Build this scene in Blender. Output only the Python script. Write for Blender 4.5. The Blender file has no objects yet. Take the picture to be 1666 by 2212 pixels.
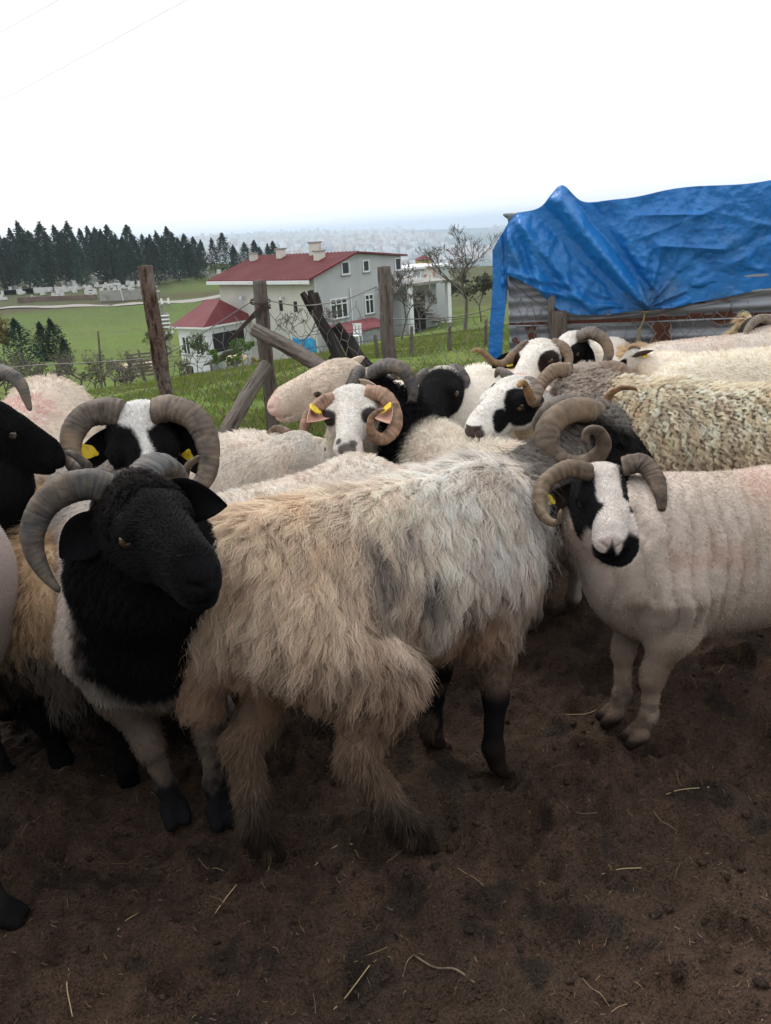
import bpy, math, random
import numpy as np
from mathutils import Vector, Matrix
rad = math.radians
random.seed(7); RNG = np.random.default_rng(7)
SC = bpy.context.scene
COL = SC.collection

# ------------------------------------------------------------------ camera
CAM_H, PITCH, ROLL, FPX = 1.30, rad(20.3), rad(4.0), 1661.5   # FPX: focal length for a 1666 x 2212 picture
_F = np.array([0, math.cos(PITCH), -math.sin(PITCH)])
_U0 = np.array([0, math.sin(PITCH), math.cos(PITCH)]); _R0 = np.array([1.0, 0, 0])
_R = math.cos(ROLL) * _R0 - math.sin(ROLL) * _U0
_U = math.sin(ROLL) * _R0 + math.cos(ROLL) * _U0
CPOS = np.array([0, 0, CAM_H])
cam = bpy.data.cameras.new('camera'); co = bpy.data.objects.new('camera', cam); COL.objects.link(co)
cam.sensor_fit = 'VERTICAL'; cam.sensor_height = 36; cam.lens = 36 / (2 * math.tan(rad(33.65)))
cam.clip_start = 0.05; cam.clip_end = 120000
co.matrix_world = Matrix(((_R[0], _U[0], -_F[0], 0), (_R[1], _U[1], -_F[1], 0), (_R[2], _U[2], -_F[2], CAM_H), (0, 0, 0, 1)))
SC.camera = co
def at(x, y, Y):
    """world point seen at (x, y) of a 1666 x 2212 picture at the distance Y ahead of the camera"""
    d = _F + (x - 833) / FPX * _R + (1106 - y) / FPX * _U
    return CPOS + d * (Y / d[1])

# ------------------------------------------------------------------ sky, sun, exposure
W = bpy.data.worlds.new('World'); SC.world = W; W.use_nodes = True
nt = W.node_tree; nt.nodes.clear()
SUN_EL, SUN_AZ = rad(52), rad(-28)          # azimuth measured from +Y towards +X
sky = nt.nodes.new('ShaderNodeTexSky'); sky.sky_type = 'NISHITA'; sky.sun_disc = False
sky.sun_elevation = SUN_EL; sky.sun_rotation = SUN_AZ; sky.air_density = 1.0; sky.dust_density = 2.0
b1 = nt.nodes.new('ShaderNodeBackground'); b1.inputs[1].default_value = 0.10; nt.links.new(sky.outputs[0], b1.inputs[0])
b2 = nt.nodes.new('ShaderNodeBackground'); b2.inputs[0].default_value = (0.97, 0.985, 1, 1); b2.inputs[1].default_value = 1.12
tc = nt.nodes.new('ShaderNodeTexCoord'); mp = nt.nodes.new('ShaderNodeMapping'); mp.inputs['Scale'].default_value = (1, 1, 3.5)
nz = nt.nodes.new('ShaderNodeTexNoise'); nz.inputs['Scale'].default_value = 1.7; nz.inputs['Detail'].default_value = 7
cr = nt.nodes.new('ShaderNodeMapRange'); cr.inputs[1].default_value = 0.3; cr.inputs[2].default_value = 0.62; cr.inputs[3].default_value = 0.72; cr.inputs[4].default_value = 1.0
mx = nt.nodes.new('ShaderNodeMixShader'); wo = nt.nodes.new('ShaderNodeOutputWorld')
nt.links.new(tc.outputs['Generated'], mp.inputs[0]); nt.links.new(mp.outputs[0], nz.inputs[0]); nt.links.new(nz.outputs[0], cr.inputs[0])
sx = nt.nodes.new('ShaderNodeSeparateXYZ'); gm = nt.nodes.new('ShaderNodeMapRange'); gm.inputs[1].default_value = 0.0; gm.inputs[2].default_value = 1.0; gm.inputs[3].default_value = 1.16; gm.inputs[4].default_value = 1.55
nt.links.new(tc.outputs['Generated'], sx.inputs[0]); nt.links.new(sx.outputs[2], gm.inputs[0]); nt.links.new(gm.outputs[0], b2.inputs[1])   # an overcast sky is brighter overhead
nt.links.new(cr.outputs[0], mx.inputs[0]); nt.links.new(b1.outputs[0], mx.inputs[1]); nt.links.new(b2.outputs[0], mx.inputs[2]); nt.links.new(mx.outputs[0], wo.inputs[0])
sl = bpy.data.lights.new('sun', 'SUN'); sl.energy = 1.5; sl.angle = rad(14); sl.color = (1, 0.96, 0.9)
so = bpy.data.objects.new('sun', sl); COL.objects.link(so)
_sd = Vector((math.sin(SUN_AZ) * math.cos(SUN_EL), math.cos(SUN_AZ) * math.cos(SUN_EL), math.sin(SUN_EL)))
so.rotation_euler = (-_sd).to_track_quat('-Z', 'Y').to_euler(); so.location = (0, 0, 30)
SC.view_settings.view_transform = 'Standard'; SC.view_settings.look = 'None'; SC.view_settings.gamma = 1; SC.view_settings.exposure = 0.2
SC.view_settings.use_curve_mapping = False
SC.render.engine = 'CYCLES'
SC.cycles_curves.shape = 'RIBBONS'; SC.cycles_curves.subdivisions = 2
SC.cycles.max_bounces = 6; SC.cycles.diffuse_bounces = 3; SC.cycles.glossy_bounces = 2; SC.cycles.transmission_bounces = 4
SC.cycles.volume_bounces = 1; SC.cycles.transparent_max_bounces = 6
SC.cycles.use_denoising = True

# ------------------------------------------------------------------ numpy noise
def _hash(i, j, k, seed):
    n = (i * 374761393 + j * 668265263 + k * 2147483647 + seed * 974711) & 0x7fffffff
    n = ((n ^ (n >> 13)) * 1274126177) & 0x7fffffff
    n = n ^ (n >> 16)
    return (n & 0xffff) / 65535.0
def vnoise(P, scale=1.0, seed=0):
    """value noise in 0..1 at the points P (n, 3)"""
    Q = np.asarray(P, float) * scale + 1000.0
    I = np.floor(Q).astype(np.int64); f = Q - I; f = f * f * (3 - 2 * f)
    r = 0
    for dx in (0, 1):
        wx = f[:, 0] if dx else 1 - f[:, 0]
        for dy in (0, 1):
            wy = f[:, 1] if dy else 1 - f[:, 1]
            for dz in (0, 1):
                wz = f[:, 2] if dz else 1 - f[:, 2]
                r = r + wx * wy * wz * _hash(I[:, 0] + dx, I[:, 1] + dy, I[:, 2] + dz, seed)
    return r
def fbm(P, scale=1.0, seed=0, octv=4):
    a, s, r, t = 1.0, scale, 0, 0
    for o in range(octv):
        r = r + a * vnoise(P, s, seed + o * 17); t += a; a *= 0.5; s *= 2.03
    return r / t
def sstep(a, b, x):
    t = np.clip((x - a) / (b - a), 0, 1); return t * t * (3 - 2 * t)

# ------------------------------------------------------------------ materials
def mat(name, color=None, rough=0.8, spec=0.3, attr=None, noise=None, bump=None, metal=0.0, extra=None, coords='Object', sheen=0, trans=0.0):
    """noise: list of (scale, color, lo, hi[, detail]) layers mixed over the base; bump: list of (scale, strength, distance[, stretch xyz])"""
    m = bpy.data.materials.new(name); m.use_nodes = True; t = m.node_tree; n = t.nodes; l = t.links
    bs = n['Principled BSDF']; bs.inputs['Roughness'].default_value = rough; bs.inputs['Metallic'].default_value = metal
    bs.inputs['Specular IOR Level'].default_value = spec
    if sheen: bs.inputs['Sheen Weight'].default_value = sheen
    tcn = n.new('ShaderNodeTexCoord'); vec = tcn.outputs[coords]
    if attr:
        a = n.new('ShaderNodeAttribute'); a.attribute_name = attr; cur = a.outputs['Color']
    else:
        r = n.new('ShaderNodeRGB'); r.outputs[0].default_value = (*color, 1); cur = r.outputs[0]
    for L in noise or ():
        sc_, c_, lo, hi = L[:4]; det = L[4] if len(L) > 4 else 5; st = L[5] if len(L) > 5 else None
        tx = n.new('ShaderNodeTexNoise'); tx.inputs['Scale'].default_value = sc_; tx.inputs['Detail'].default_value = det
        if st:
            mpn = n.new('ShaderNodeMapping'); mpn.inputs['Scale'].default_value = st; l.new(vec, mpn.inputs[0]); l.new(mpn.outputs[0], tx.inputs[0])
        else: l.new(vec, tx.inputs[0])
        mr = n.new('ShaderNodeMapRange'); mr.inputs[1].default_value = lo; mr.inputs[2].default_value = hi
        l.new(tx.outputs[0], mr.inputs[0])
        mixn = n.new('ShaderNodeMix'); mixn.data_type = 'RGBA'
        if c_ == 'mul':
            mixn.blend_type = 'MULTIPLY'; mixn.inputs[7].default_value = (0.45, 0.45, 0.45, 1)
        else: mixn.inputs[7].default_value = (*c_, 1)
        l.new(mr.outputs[0], mixn.inputs[0]); l.new(cur, mixn.inputs[6]); cur = mixn.outputs[2]
    l.new(cur, bs.inputs['Base Color'])
    nb = None
    for B in bump or ():
        sc_, stg, dist = B[:3]; st = B[3] if len(B) > 3 else None
        tx = n.new('ShaderNodeTexNoise'); tx.inputs['Scale'].default_value = sc_; tx.inputs['Detail'].default_value = 6
        if st:
            mpn = n.new('ShaderNodeMapping'); mpn.inputs['Scale'].default_value = st; l.new(vec, mpn.inputs[0]); l.new(mpn.outputs[0], tx.inputs[0])
        else: l.new(vec, tx.inputs[0])
        bn = n.new('ShaderNodeBump'); bn.inputs['Strength'].default_value = stg; bn.inputs['Distance'].default_value = dist
        l.new(tx.outputs[0], bn.inputs['Height'])
        if nb: l.new(nb, bn.inputs['Normal'])
        nb = bn.outputs[0]
    if nb: l.new(nb, bs.inputs['Normal'])
    if trans:
        tr = n.new('ShaderNodeBsdfTranslucent'); l.new(cur, tr.inputs[0]); ms = n.new('ShaderNodeMixShader'); ms.inputs[0].default_value = trans
        l.new(bs.outputs[0], ms.inputs[1]); l.new(tr.outputs[0], ms.inputs[2]); l.new(ms.outputs[0], n['Material Output'].inputs[0])
    return m

# ------------------------------------------------------------------ object helpers
def tag(o, label=None, cat=None, group=None, kind=None):
    if label: o['label'] = label
    if cat: o['category'] = cat
    if group: o['group'] = group
    if kind: o['kind'] = kind
    return o
def empty(name, loc=(0, 0, 0), rz=0.0, parent=None):
    o = bpy.data.objects.new(name, None); o.empty_display_size = 0.1; COL.objects.link(o)
    o.location = loc; o.rotation_euler = (0, 0, rz)
    if parent: o.parent = parent
    return o
def npmesh(name, V, faces, material, parent=None, smooth=True, col=None, loc=None):
    """faces: (n, 3) or (n, 4) int array, or a list of those"""
    V = np.asarray(V, np.float32)
    fl = faces if isinstance(faces, list) else [faces]
    fl = [np.asarray(f, np.int32) for f in fl if len(f)]
    me = bpy.data.meshes.new(name)
    me.vertices.add(len(V)); me.vertices.foreach_set('co', V.ravel())
    tot = np.concatenate([np.full(len(f), f.shape[1], np.int32) for f in fl])
    idx = np.concatenate([f.ravel() for f in fl]).astype(np.int32)
    me.loops.add(len(idx)); me.loops.foreach_set('vertex_index', idx)
    st = np.zeros(len(tot), np.int32); st[1:] = np.cumsum(tot)[:-1]
    me.polygons.add(len(tot)); me.polygons.foreach_set('loop_start', st); me.polygons.foreach_set('loop_total', tot)
    if smooth: me.polygons.foreach_set('use_smooth', np.ones(len(tot), bool))
    me.update(calc_edges=True); me.validate()
    if col is not None:
        a = me.attributes.new('col', 'FLOAT_COLOR', 'POINT')
        c = np.ones((len(V), 4), np.float32); c[:, :3] = col; a.data.foreach_set('color', c.ravel())
    if material: me.materials.append(material)
    o = bpy.data.objects.new(name, me); COL.objects.link(o)
    if parent: o.parent = parent
    if loc is not None: o.location = loc
    return o
class MB:
    """collects boxes, tubes and quads; build() links them as one mesh"""
    def __init__(s): s.v = []; s.f = []
    def add(s, vs, fs):
        b = len(s.v); s.v += [tuple(map(float, p)) for p in vs]; s.f += [tuple(b + i for i in f) for f in fs]; return s
    def box(s, lo, hi, M=None):
        x0, y0, z0 = lo; x1, y1, z1 = hi
        p = [(x0, y0, z0), (x1, y0, z0), (x1, y1, z0), (x0, y1, z0), (x0, y0, z1), (x1, y0, z1), (x1, y1, z1), (x0, y1, z1)]
        if M is not None: p = [M @ Vector(q) for q in p]
        return s.add(p, [(0, 3, 2, 1), (4, 5, 6, 7), (0, 1, 5, 4), (1, 2, 6, 5), (2, 3, 7, 6), (3, 0, 4, 7)])
    def tube(s, pts, rs, n=6, cap=True):
        pts = np.asarray(pts, float); rs = np.broadcast_to(np.asarray(rs, float), (len(pts),))
        V, Fq = sweep(pts, rs, n)
        fs = [tuple(q) for q in Fq]
        if cap:
            fs.append(tuple(range(n - 1, -1, -1))); m = (len(pts) - 1) * n; fs.append(tuple(m + i for i in range(n)))
        return s.add(V, fs)
    def build(s, name, material, parent=None, smooth=False, bevel=0):
        me = bpy.data.meshes.new(name); me.from_pydata(s.v, [], s.f); me.update()
        if smooth: me.polygons.foreach_set('use_smooth', np.ones(len(me.polygons), bool))
        if material: me.materials.append(material)
        o = bpy.data.objects.new(name, me); COL.objects.link(o)
        if parent: o.parent = parent
        if bevel:
            b = o.modifiers.new('bevel', 'BEVEL'); b.width = bevel; b.segments = 2; b.limit_method = 'ANGLE'
        return o
def frames(P):
    T = np.gradient(P, axis=0); T /= np.linalg.norm(T, axis=1, keepdims=True) + 1e-9
    a = np.array([0, 0, 1.0]) if abs(T[0, 2]) < 0.9 else np.array([1.0, 0, 0])
    A = np.zeros_like(P); A[0] = np.cross(T[0], a); A[0] /= np.linalg.norm(A[0])
    for i in range(1, len(P)):
        v = A[i - 1] - T[i] * np.dot(A[i - 1], T[i]); A[i] = v / (np.linalg.norm(v) + 1e-9)
    return T, A, np.cross(T, A)
def sweep(P, r, n=6, flat=1.0, phase=0.0, ridge=None):
    T, A, B = frames(P)
    th = np.linspace(0, 2 * np.pi, n, endpoint=False) + phase
    rr = np.asarray(r)[:, None] * np.ones(n)[None]
    if ridge is not None: rr = rr * ridge
    V = P[:, None, :] + rr[:, :, None] * (np.cos(th)[None, :, None] * A[:, None, :] + flat * np.sin(th)[None, :, None] * B[:, None, :])
    m = len(P); i = np.arange(m - 1)[:, None] * n; j = np.arange(n)[None]; k = (j + 1) % n
    F = np.stack([i + j, i + k, i + n + k, i + n + j], -1).reshape(-1, 4)
    return V.reshape(-1, 3), F
def catmull(P, n):
    P = np.asarray(P, float); P = np.vstack([2 * P[0] - P[1], P, 2 * P[-1] - P[-2]])
    m = len(P) - 3; u = np.linspace(0, m - 1e-6, n); i = u.astype(int); t = (u - i)[:, None]
    a, b, c, d = P[i], P[i + 1], P[i + 2], P[i + 3]
    return 0.5 * ((2 * b) + (-a + c) * t + (2 * a - 5 * b + 4 * c - d) * t ** 2 + (-a + 3 * b - 3 * c + d) * t ** 3)
def resample(P, n):
    P = np.asarray(P); d = np.r_[0, np.cumsum(np.linalg.norm(np.diff(P, axis=0), axis=1))]
    u = np.linspace(0, d[-1], n); return np.stack([np.interp(u, d, P[:, k]) for k in range(P.shape[1])], -1)
def copy_tree(o, parent=None):
    c = o.copy(); COL.objects.link(c); c.parent = parent
    for ch in list(o.children): copy_tree(ch, c)
    return c
def strands(name, P, radius, material, parent=None, col=None):
    """P (n, k, 3) strand points -> one hair curves object; radius (k,) or (n, k); col (n, 3)"""
    n, k = P.shape[:2]
    cd = bpy.data.hair_curves.new(name); cd.add_curves([k] * n)
    cd.attributes['position'].data.foreach_set('vector', np.ascontiguousarray(P, np.float32).ravel())
    ra = cd.attributes.get('radius') or cd.attributes.new('radius', 'FLOAT', 'POINT')
    ra.data.foreach_set('value', np.ascontiguousarray(np.broadcast_to(np.asarray(radius, np.float32), (n, k))).ravel())
    if col is not None:
        ca = cd.attributes.new('col', 'FLOAT_COLOR', 'CURVE'); c = np.ones((n, 4), np.float32); c[:, :3] = col
        ca.data.foreach_set('color', c.ravel())
    cd.materials.append(material)
    o = bpy.data.objects.new(name, cd); COL.objects.link(o)
    if parent: o.parent = parent
    return o

# ------------------------------------------------------------------ terrain
_anch = [  # picture position and distance of points where the ground is seen
 (900,790,8),(1050,754,9),(700,802,8),(450,850,8),(100,885,9),(1300,760,9),(1650,740,9),
 (1080,702,16),(900,737,20),(700,776,22),(450,838,22),(150,855,24),(1400,660,20),
 (480,792,48),(690,768,45),(860,737,48),(960,697,50),(1080,678,50),(1400,640,60),(300,812,45),(120,806,45),(-200,830,45),
 (100,768,75),(300,750,75),(-200,790,75),(100,703,110),(400,692,110),(-200,735,110),(100,664,135),(430,656,135),(-200,690,135),(250,660,135),
 (60,636,147),(250,628,147),(420,612,150),(600,600,160),(100,600,172),(300,590,172),(450,588,175),(600,585,180),
 (-200,640,160),(-200,590,200),(100,566,205),(300,560,205),(500,572,205),(700,560,210),
 (900,600,90),(1000,615,90),(1080,620,95),(1400,600,100),(900,580,200),(1080,575,200),(1400,570,220),
 (430,560,2600),(600,563,2600),(900,560,2600),(1100,545,2600),(1500,520,2600),(-200,580,2600),
 (430,520,6000),(600,509,6200),(860,499,6500),(1000,494,6500),(1090,490,6200),(1500,462,6500),(-200,570,6000),(100,545,6000)]
_A = [at(*a) for a in _anch]
for th in range(-70, 71, 20):
    for r, z in ((2.5, 0), (4.5, 0), (6.0, -0.02)):
        _A.append(np.array([r * math.sin(rad(th)), r * math.cos(rad(th)), z]))
for th in (-70, 70):
    for r, z in ((9, -.2), (25, -2.5), (60, -6), (150, -8), (600, -60), (2600, -110), (6000, -60)):
        _A.append(np.array([r * math.sin(rad(th)), r * math.cos(rad(th)), z]))
for th in (-40, -25, -12, 0, 12, 25, 40):
    for r, z in ((420, -40), (900, -95), (9000, -150), (20000, -210), (90000, -230)):
        _A.append(np.array([r * math.sin(rad(th)), r * math.cos(rad(th)), z]))
_A = np.array(_A)
def _uv(X, Y):
    r = np.hypot(X, Y); th = np.arctan2(X, Y); return np.stack([np.clip(th, -1.25, 1.25) * 1.6, np.log(r + 3.0)], -1), r
_auv, _ar = _uv(_A[:, 0], _A[:, 1])
def _kern(a, b): return np.sqrt(((a[:, None] - b[None]) ** 2).sum(-1) + 1e-4)
_ang = (_A[:, 2] - CAM_H) / (_ar + 1.0)
_K = np.block([[_kern(_auv, _auv) + np.eye(len(_A)) * 1e-3, np.ones((len(_A), 1))], [np.ones((1, len(_A))), np.zeros((1, 1))]])
_w = np.linalg.solve(_K, np.r_[_ang, 0])
def ground_z(X, Y):
    X = np.atleast_1d(np.asarray(X, float)); Y = np.atleast_1d(np.asarray(Y, float))
    uv, r = _uv(X, Y); z = np.empty(len(X))
    for i in range(0, len(X), 20000):
        z[i:i + 20000] = (_kern(uv[i:i + 20000], _auv) @ _w[:-1] + _w[-1]) * (r[i:i + 20000] + 1) + CAM_H
    k = sstep(5.0, 7.5, r); z = z * k
    front = sstep(-0.2, 0.2, Y / (r + 0.01)); z = z * front + (1 - front) * 0
    return z
def gz(X, Y): return float(ground_z(X, Y)[0])

_th = np.concatenate([np.linspace(-math.pi, -0.75, 26, endpoint=False), np.linspace(-0.75, 0.75, 190), np.linspace(0.75, math.pi, 26)[1:]])
_rr = np.concatenate([np.linspace(1.0, 12, 50, endpoint=False), np.exp(np.linspace(math.log(12), math.log(300), 110, endpoint=False)), np.exp(np.linspace(math.log(300), math.log(95000), 70))])
TH, RR = np.meshgrid(_th, _rr); GX = (RR * np.sin(TH)).ravel(); GY = (RR * np.cos(TH)).ravel()
GZ = ground_z(GX, GY)
_p3 = np.stack([GX, GY, np.zeros_like(GX)], -1)
_rrr = np.hypot(GX, GY)
GZ = GZ + (fbm(_p3, 1.3, 3) - 0.5) * 0.10 * sstep(5, 8, _rrr) * (1 - sstep(40, 80, _rrr)) + (fbm(_p3, 0.12, 9) - 0.5) * 1.0 * sstep(12, 40, _rrr) * (1 - sstep(400, 900, _rrr)) - 0.16 * (1 - sstep(3.6, 5.2, _rrr))
GZ = GZ + (fbm(_p3, 0.0016, 11) - .5) * 50 * sstep(1200, 3000, _rrr) * (1 - sstep(9000, 15000, _rrr))
_n0, _n1 = TH.shape; ii = np.arange(_n0 - 1)[:, None] * _n1; jj = np.arange(_n1 - 1)[None]
_gf = np.stack([ii + jj, ii + jj + 1, ii + _n1 + jj + 1, ii + _n1 + jj], -1).reshape(-1, 4)[:, ::-1]
# land cover colours: grass, ploughed soil, track verge, scrub, far land
_n = fbm(_p3, 0.9, 21); _n2 = fbm(_p3, 0.18, 22); _n3 = fbm(_p3, 6.0, 23, 3)
gc = np.stack([0.082 + 0.055 * _n, 0.128 + 0.055 * _n2, 0.026 + 0.014 * _n], -1)
dry = sstep(0.5, 0.72, _n2 * 0.6 + _n3 * 0.4)[:, None]; gc = gc * (1 - dry * .6) + dry * .6 * np.array([0.095, 0.085, 0.042])
_soil = sstep(0.60, 0.7, fbm(_p3, 0.5, 31) * .7 + .3 * _n3) * sstep(4, 6, _rrr) * (1 - sstep(16, 30, _rrr)) * (GX < -0.5)
gc = gc * (1 - _soil[:, None] * .8) + _soil[:, None] * .8 * np.array([0.075, 0.05, 0.036])
_far = sstep(100, 130, _rrr)[:, None]; gc = gc * (1 - _far * .35) + _far * .35 * np.array([0.055, 0.085, 0.035])
_cem = (sstep(140, 146, _rrr) * (1 - sstep(400, 500, _rrr)) * (1 - sstep(-42, -30, GX)))[:, None]
gc = gc * (1 - _cem * .65) + _cem * .65 * np.array([0.07, 0.062, 0.05])
_bank = (np.exp(-((_rrr - 144.5) / 2.5) ** 2))[:, None] * (GX < -22)[:, None] * (GX > -90)[:, None]; gc = gc * (1 - _bank * .8) + _bank * .8 * np.array([0.085, 0.055, 0.045])
_brn = (sstep(-.03, .04, np.arctan2(GX, GY)) * sstep(55, 70, _rrr))[:, None]; gc = gc * (1 - _brn * .75) + _brn * .75 * np.array([0.07, 0.062, 0.04])
_cit = sstep(1000, 2200, _rrr)[:, None]; gc = gc * (1 - _cit) + _cit * np.array([0.055, 0.075, 0.06])
_pen = (1 - sstep(4.0, 5.2, _rrr + (_n - .5) * 2))[:, None]; gc = gc * (1 - _pen) + _pen * np.array([0.05, 0.035, 0.026])
M_ground = mat('ground_grass', attr='col', rough=0.95, spec=0.1, noise=[(3.0, 'mul', 0.45, 0.75, 8), (28, (0.10, 0.13, 0.03), 0.52, 0.75, 4)], bump=[(9, 0.5, 0.05), (60, 0.5, 0.02)])
g = npmesh('ground', np.stack([GX, GY, GZ], -1), _gf, M_ground, col=gc); tag(g, kind='structure')

# trodden mud of the pen, in real relief
def yspace(a, b, n, p=1.6): return a + (b - a) * np.linspace(0, 1, n) ** p
_py = yspace(0.25, 5.0, 420); _px = np.linspace(-1, 1, 420)
PX, PY = np.meshgrid(_px, _py); PXX = PX * (1.1 + 0.62 * PY)
_q = np.stack([PXX.ravel(), PY.ravel(), np.zeros(PX.size)], -1)
mud_h = (fbm(_q, 3.2, 41, 4) - 0.5) * 0.075 + (fbm(_q, 12, 42, 3) - .5) * 0.075 + (fbm(_q, 40, 43, 3) - .5) * 0.030
_hd = vnoise(_q, 8.5, 47); mud_h -= 0.038 * sstep(0.70, 0.88, _hd); mud_h += 0.012 * sstep(0.60, 0.72, _hd) * (1 - sstep(0.72, 0.84, _hd))
for _lx, _ly, _lr, _lh in ((0.62, 0.86, 0.10, 0.05), (0.36, 1.12, 0.06, 0.035), (0.12, 1.05, 0.07, 0.03), (0.85, 1.2, 0.14, 0.05), (-0.35, 1.95, 0.14, 0.05), (-0.9, 1.6, 0.18, 0.07)):
    mud_h += _lh * np.exp(-(((_q[:, 0] - _lx) ** 2 + (_q[:, 1] - _ly) ** 2) / _lr ** 2))
_hr = np.random.default_rng(31)
for _k in range(150):   # cloven hoof prints
    _hx, _hy, _ha = 0, .4 + 2.2 * _hr.random(), _hr.random() * 6.28; _hx = _hr.uniform(-1, 1) * (.4 + .6 * _hy); _sel = (np.abs(_q[:, 0] - _hx) < .07) & (np.abs(_q[:, 1] - _hy) < .07); _dx, _dy = _q[_sel, 0] - _hx, _q[_sel, 1] - _hy
    _u, _v = _dx * math.cos(_ha) + _dy * math.sin(_ha), -_dx * math.sin(_ha) + _dy * math.cos(_ha); _dd = np.minimum(((_v - .013) / .011) ** 2 + (_u / .028) ** 2, ((_v + .013) / .011) ** 2 + (_u / .028) ** 2); mud_h[_sel] += -.016 * np.exp(-_dd ** 1.5) + .006 * np.exp(-((np.sqrt(_dd) - 1.7) / .5) ** 2)
_edge = sstep(4.1, 5.0, _q[:, 1])
_n0, _n1 = PX.shape; ii = np.arange(_n0 - 1)[:, None] * _n1; jj = np.arange(_n1 - 1)[None]
_pf = np.stack([ii + jj, ii + jj + 1, ii + _n1 + jj + 1, ii + _n1 + jj], -1).reshape(-1, 4)
_mn = fbm(_q, 5, 51); _mn2 = fbm(_q, 25, 52)
mc = np.array([0.080, 0.047, 0.031])[None] * (0.65 + 0.8 * _mn2[:, None]); _dk = sstep(0.55, 0.7, _mn)[:, None]
mc = mc * (1 - _dk * .5) + _dk * .5 * np.array([0.085, 0.057, 0.036]); _bk = sstep(0.62, 0.72, fbm(_q, 9, 53))[:, None]; mc = mc * (1 - .6 * _bk) + .6 * _bk * np.array([0.014, 0.012, 0.011])
M_mud = mat('trodden_mud', attr='col', rough=0.85, spec=0.25, noise=[(160, 'mul', 0.5, 0.68, 6), (240, (0.11, 0.085, 0.05), 0.66, 0.78, 3), (70, (0.012, 0.010, 0.009), 0.62, 0.75, 4)], bump=[(60, 1.0, 0.03), (220, 1.0, 0.012)])
pen = npmesh('pen_floor', np.stack([_q[:, 0], _q[:, 1], mud_h - 0.16 * _edge], -1), _pf, M_mud, col=mc); tag(pen, kind='structure')
def mud_z(x, y):
    q = np.array([[x, y, 0.0]]); i = np.argmin((_q[:, 0] - x) ** 2 + (_q[:, 1] - y) ** 2); return float(mud_h[i])

# earth clods kicked up on the pen floor
_rg = np.random.default_rng(5); _nc = 4200; _cy = .3 + 2.6 * _rg.random(_nc) ** 1.05; _cx = _rg.uniform(-1, 1, _nc) * (.5 + .62 * _cy); _ph = (1 + 5 ** .5) / 2
_ico = np.array([(-1, _ph, 0), (1, _ph, 0), (-1, -_ph, 0), (1, -_ph, 0), (0, -1, _ph), (0, 1, _ph), (0, -1, -_ph), (0, 1, -_ph), (_ph, 0, -1), (_ph, 0, 1), (-_ph, 0, -1), (-_ph, 0, 1)]) / 1.9
_icf = np.array([(0, 11, 5), (0, 5, 1), (0, 1, 7), (0, 7, 10), (0, 10, 11), (1, 5, 9), (5, 11, 4), (11, 10, 2), (10, 7, 6), (7, 1, 8), (3, 9, 4), (3, 4, 2), (3, 2, 6), (3, 6, 8), (3, 8, 9), (4, 9, 5), (2, 4, 11), (6, 2, 10), (8, 6, 7), (9, 8, 1)])
_jx = np.clip(((_cx / (1.1 + .62 * _cy)) + 1) / 2 * 419, 0, 419).astype(int); _jy = np.clip(np.searchsorted(_py, _cy), 0, 419); _sz = .002 + .008 * _rg.random(_nc) ** 4
_cv = _ico[None] * _sz[:, None, None] * _rg.uniform(.45, 1.5, (_nc, 12, 1)) * np.array([1.3, 1.1, .5]) + np.stack([_cx, _cy, mud_h.reshape(420, 420)[_jy, _jx] + _sz * .25], -1)[:, None]
_cc = np.array([0.070, 0.042, 0.028]) * (.6 + .6 * _rg.random((_nc, 1)))
tag(npmesh('mud_clods', _cv.reshape(-1, 3), (np.arange(_nc)[:, None, None] * 12 + _icf[None]).reshape(-1, 3), M_mud, col=np.repeat(_cc, 12, 0)), 'loose dark earth clods strewn over the pen floor', 'mud', kind='stuff')

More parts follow.
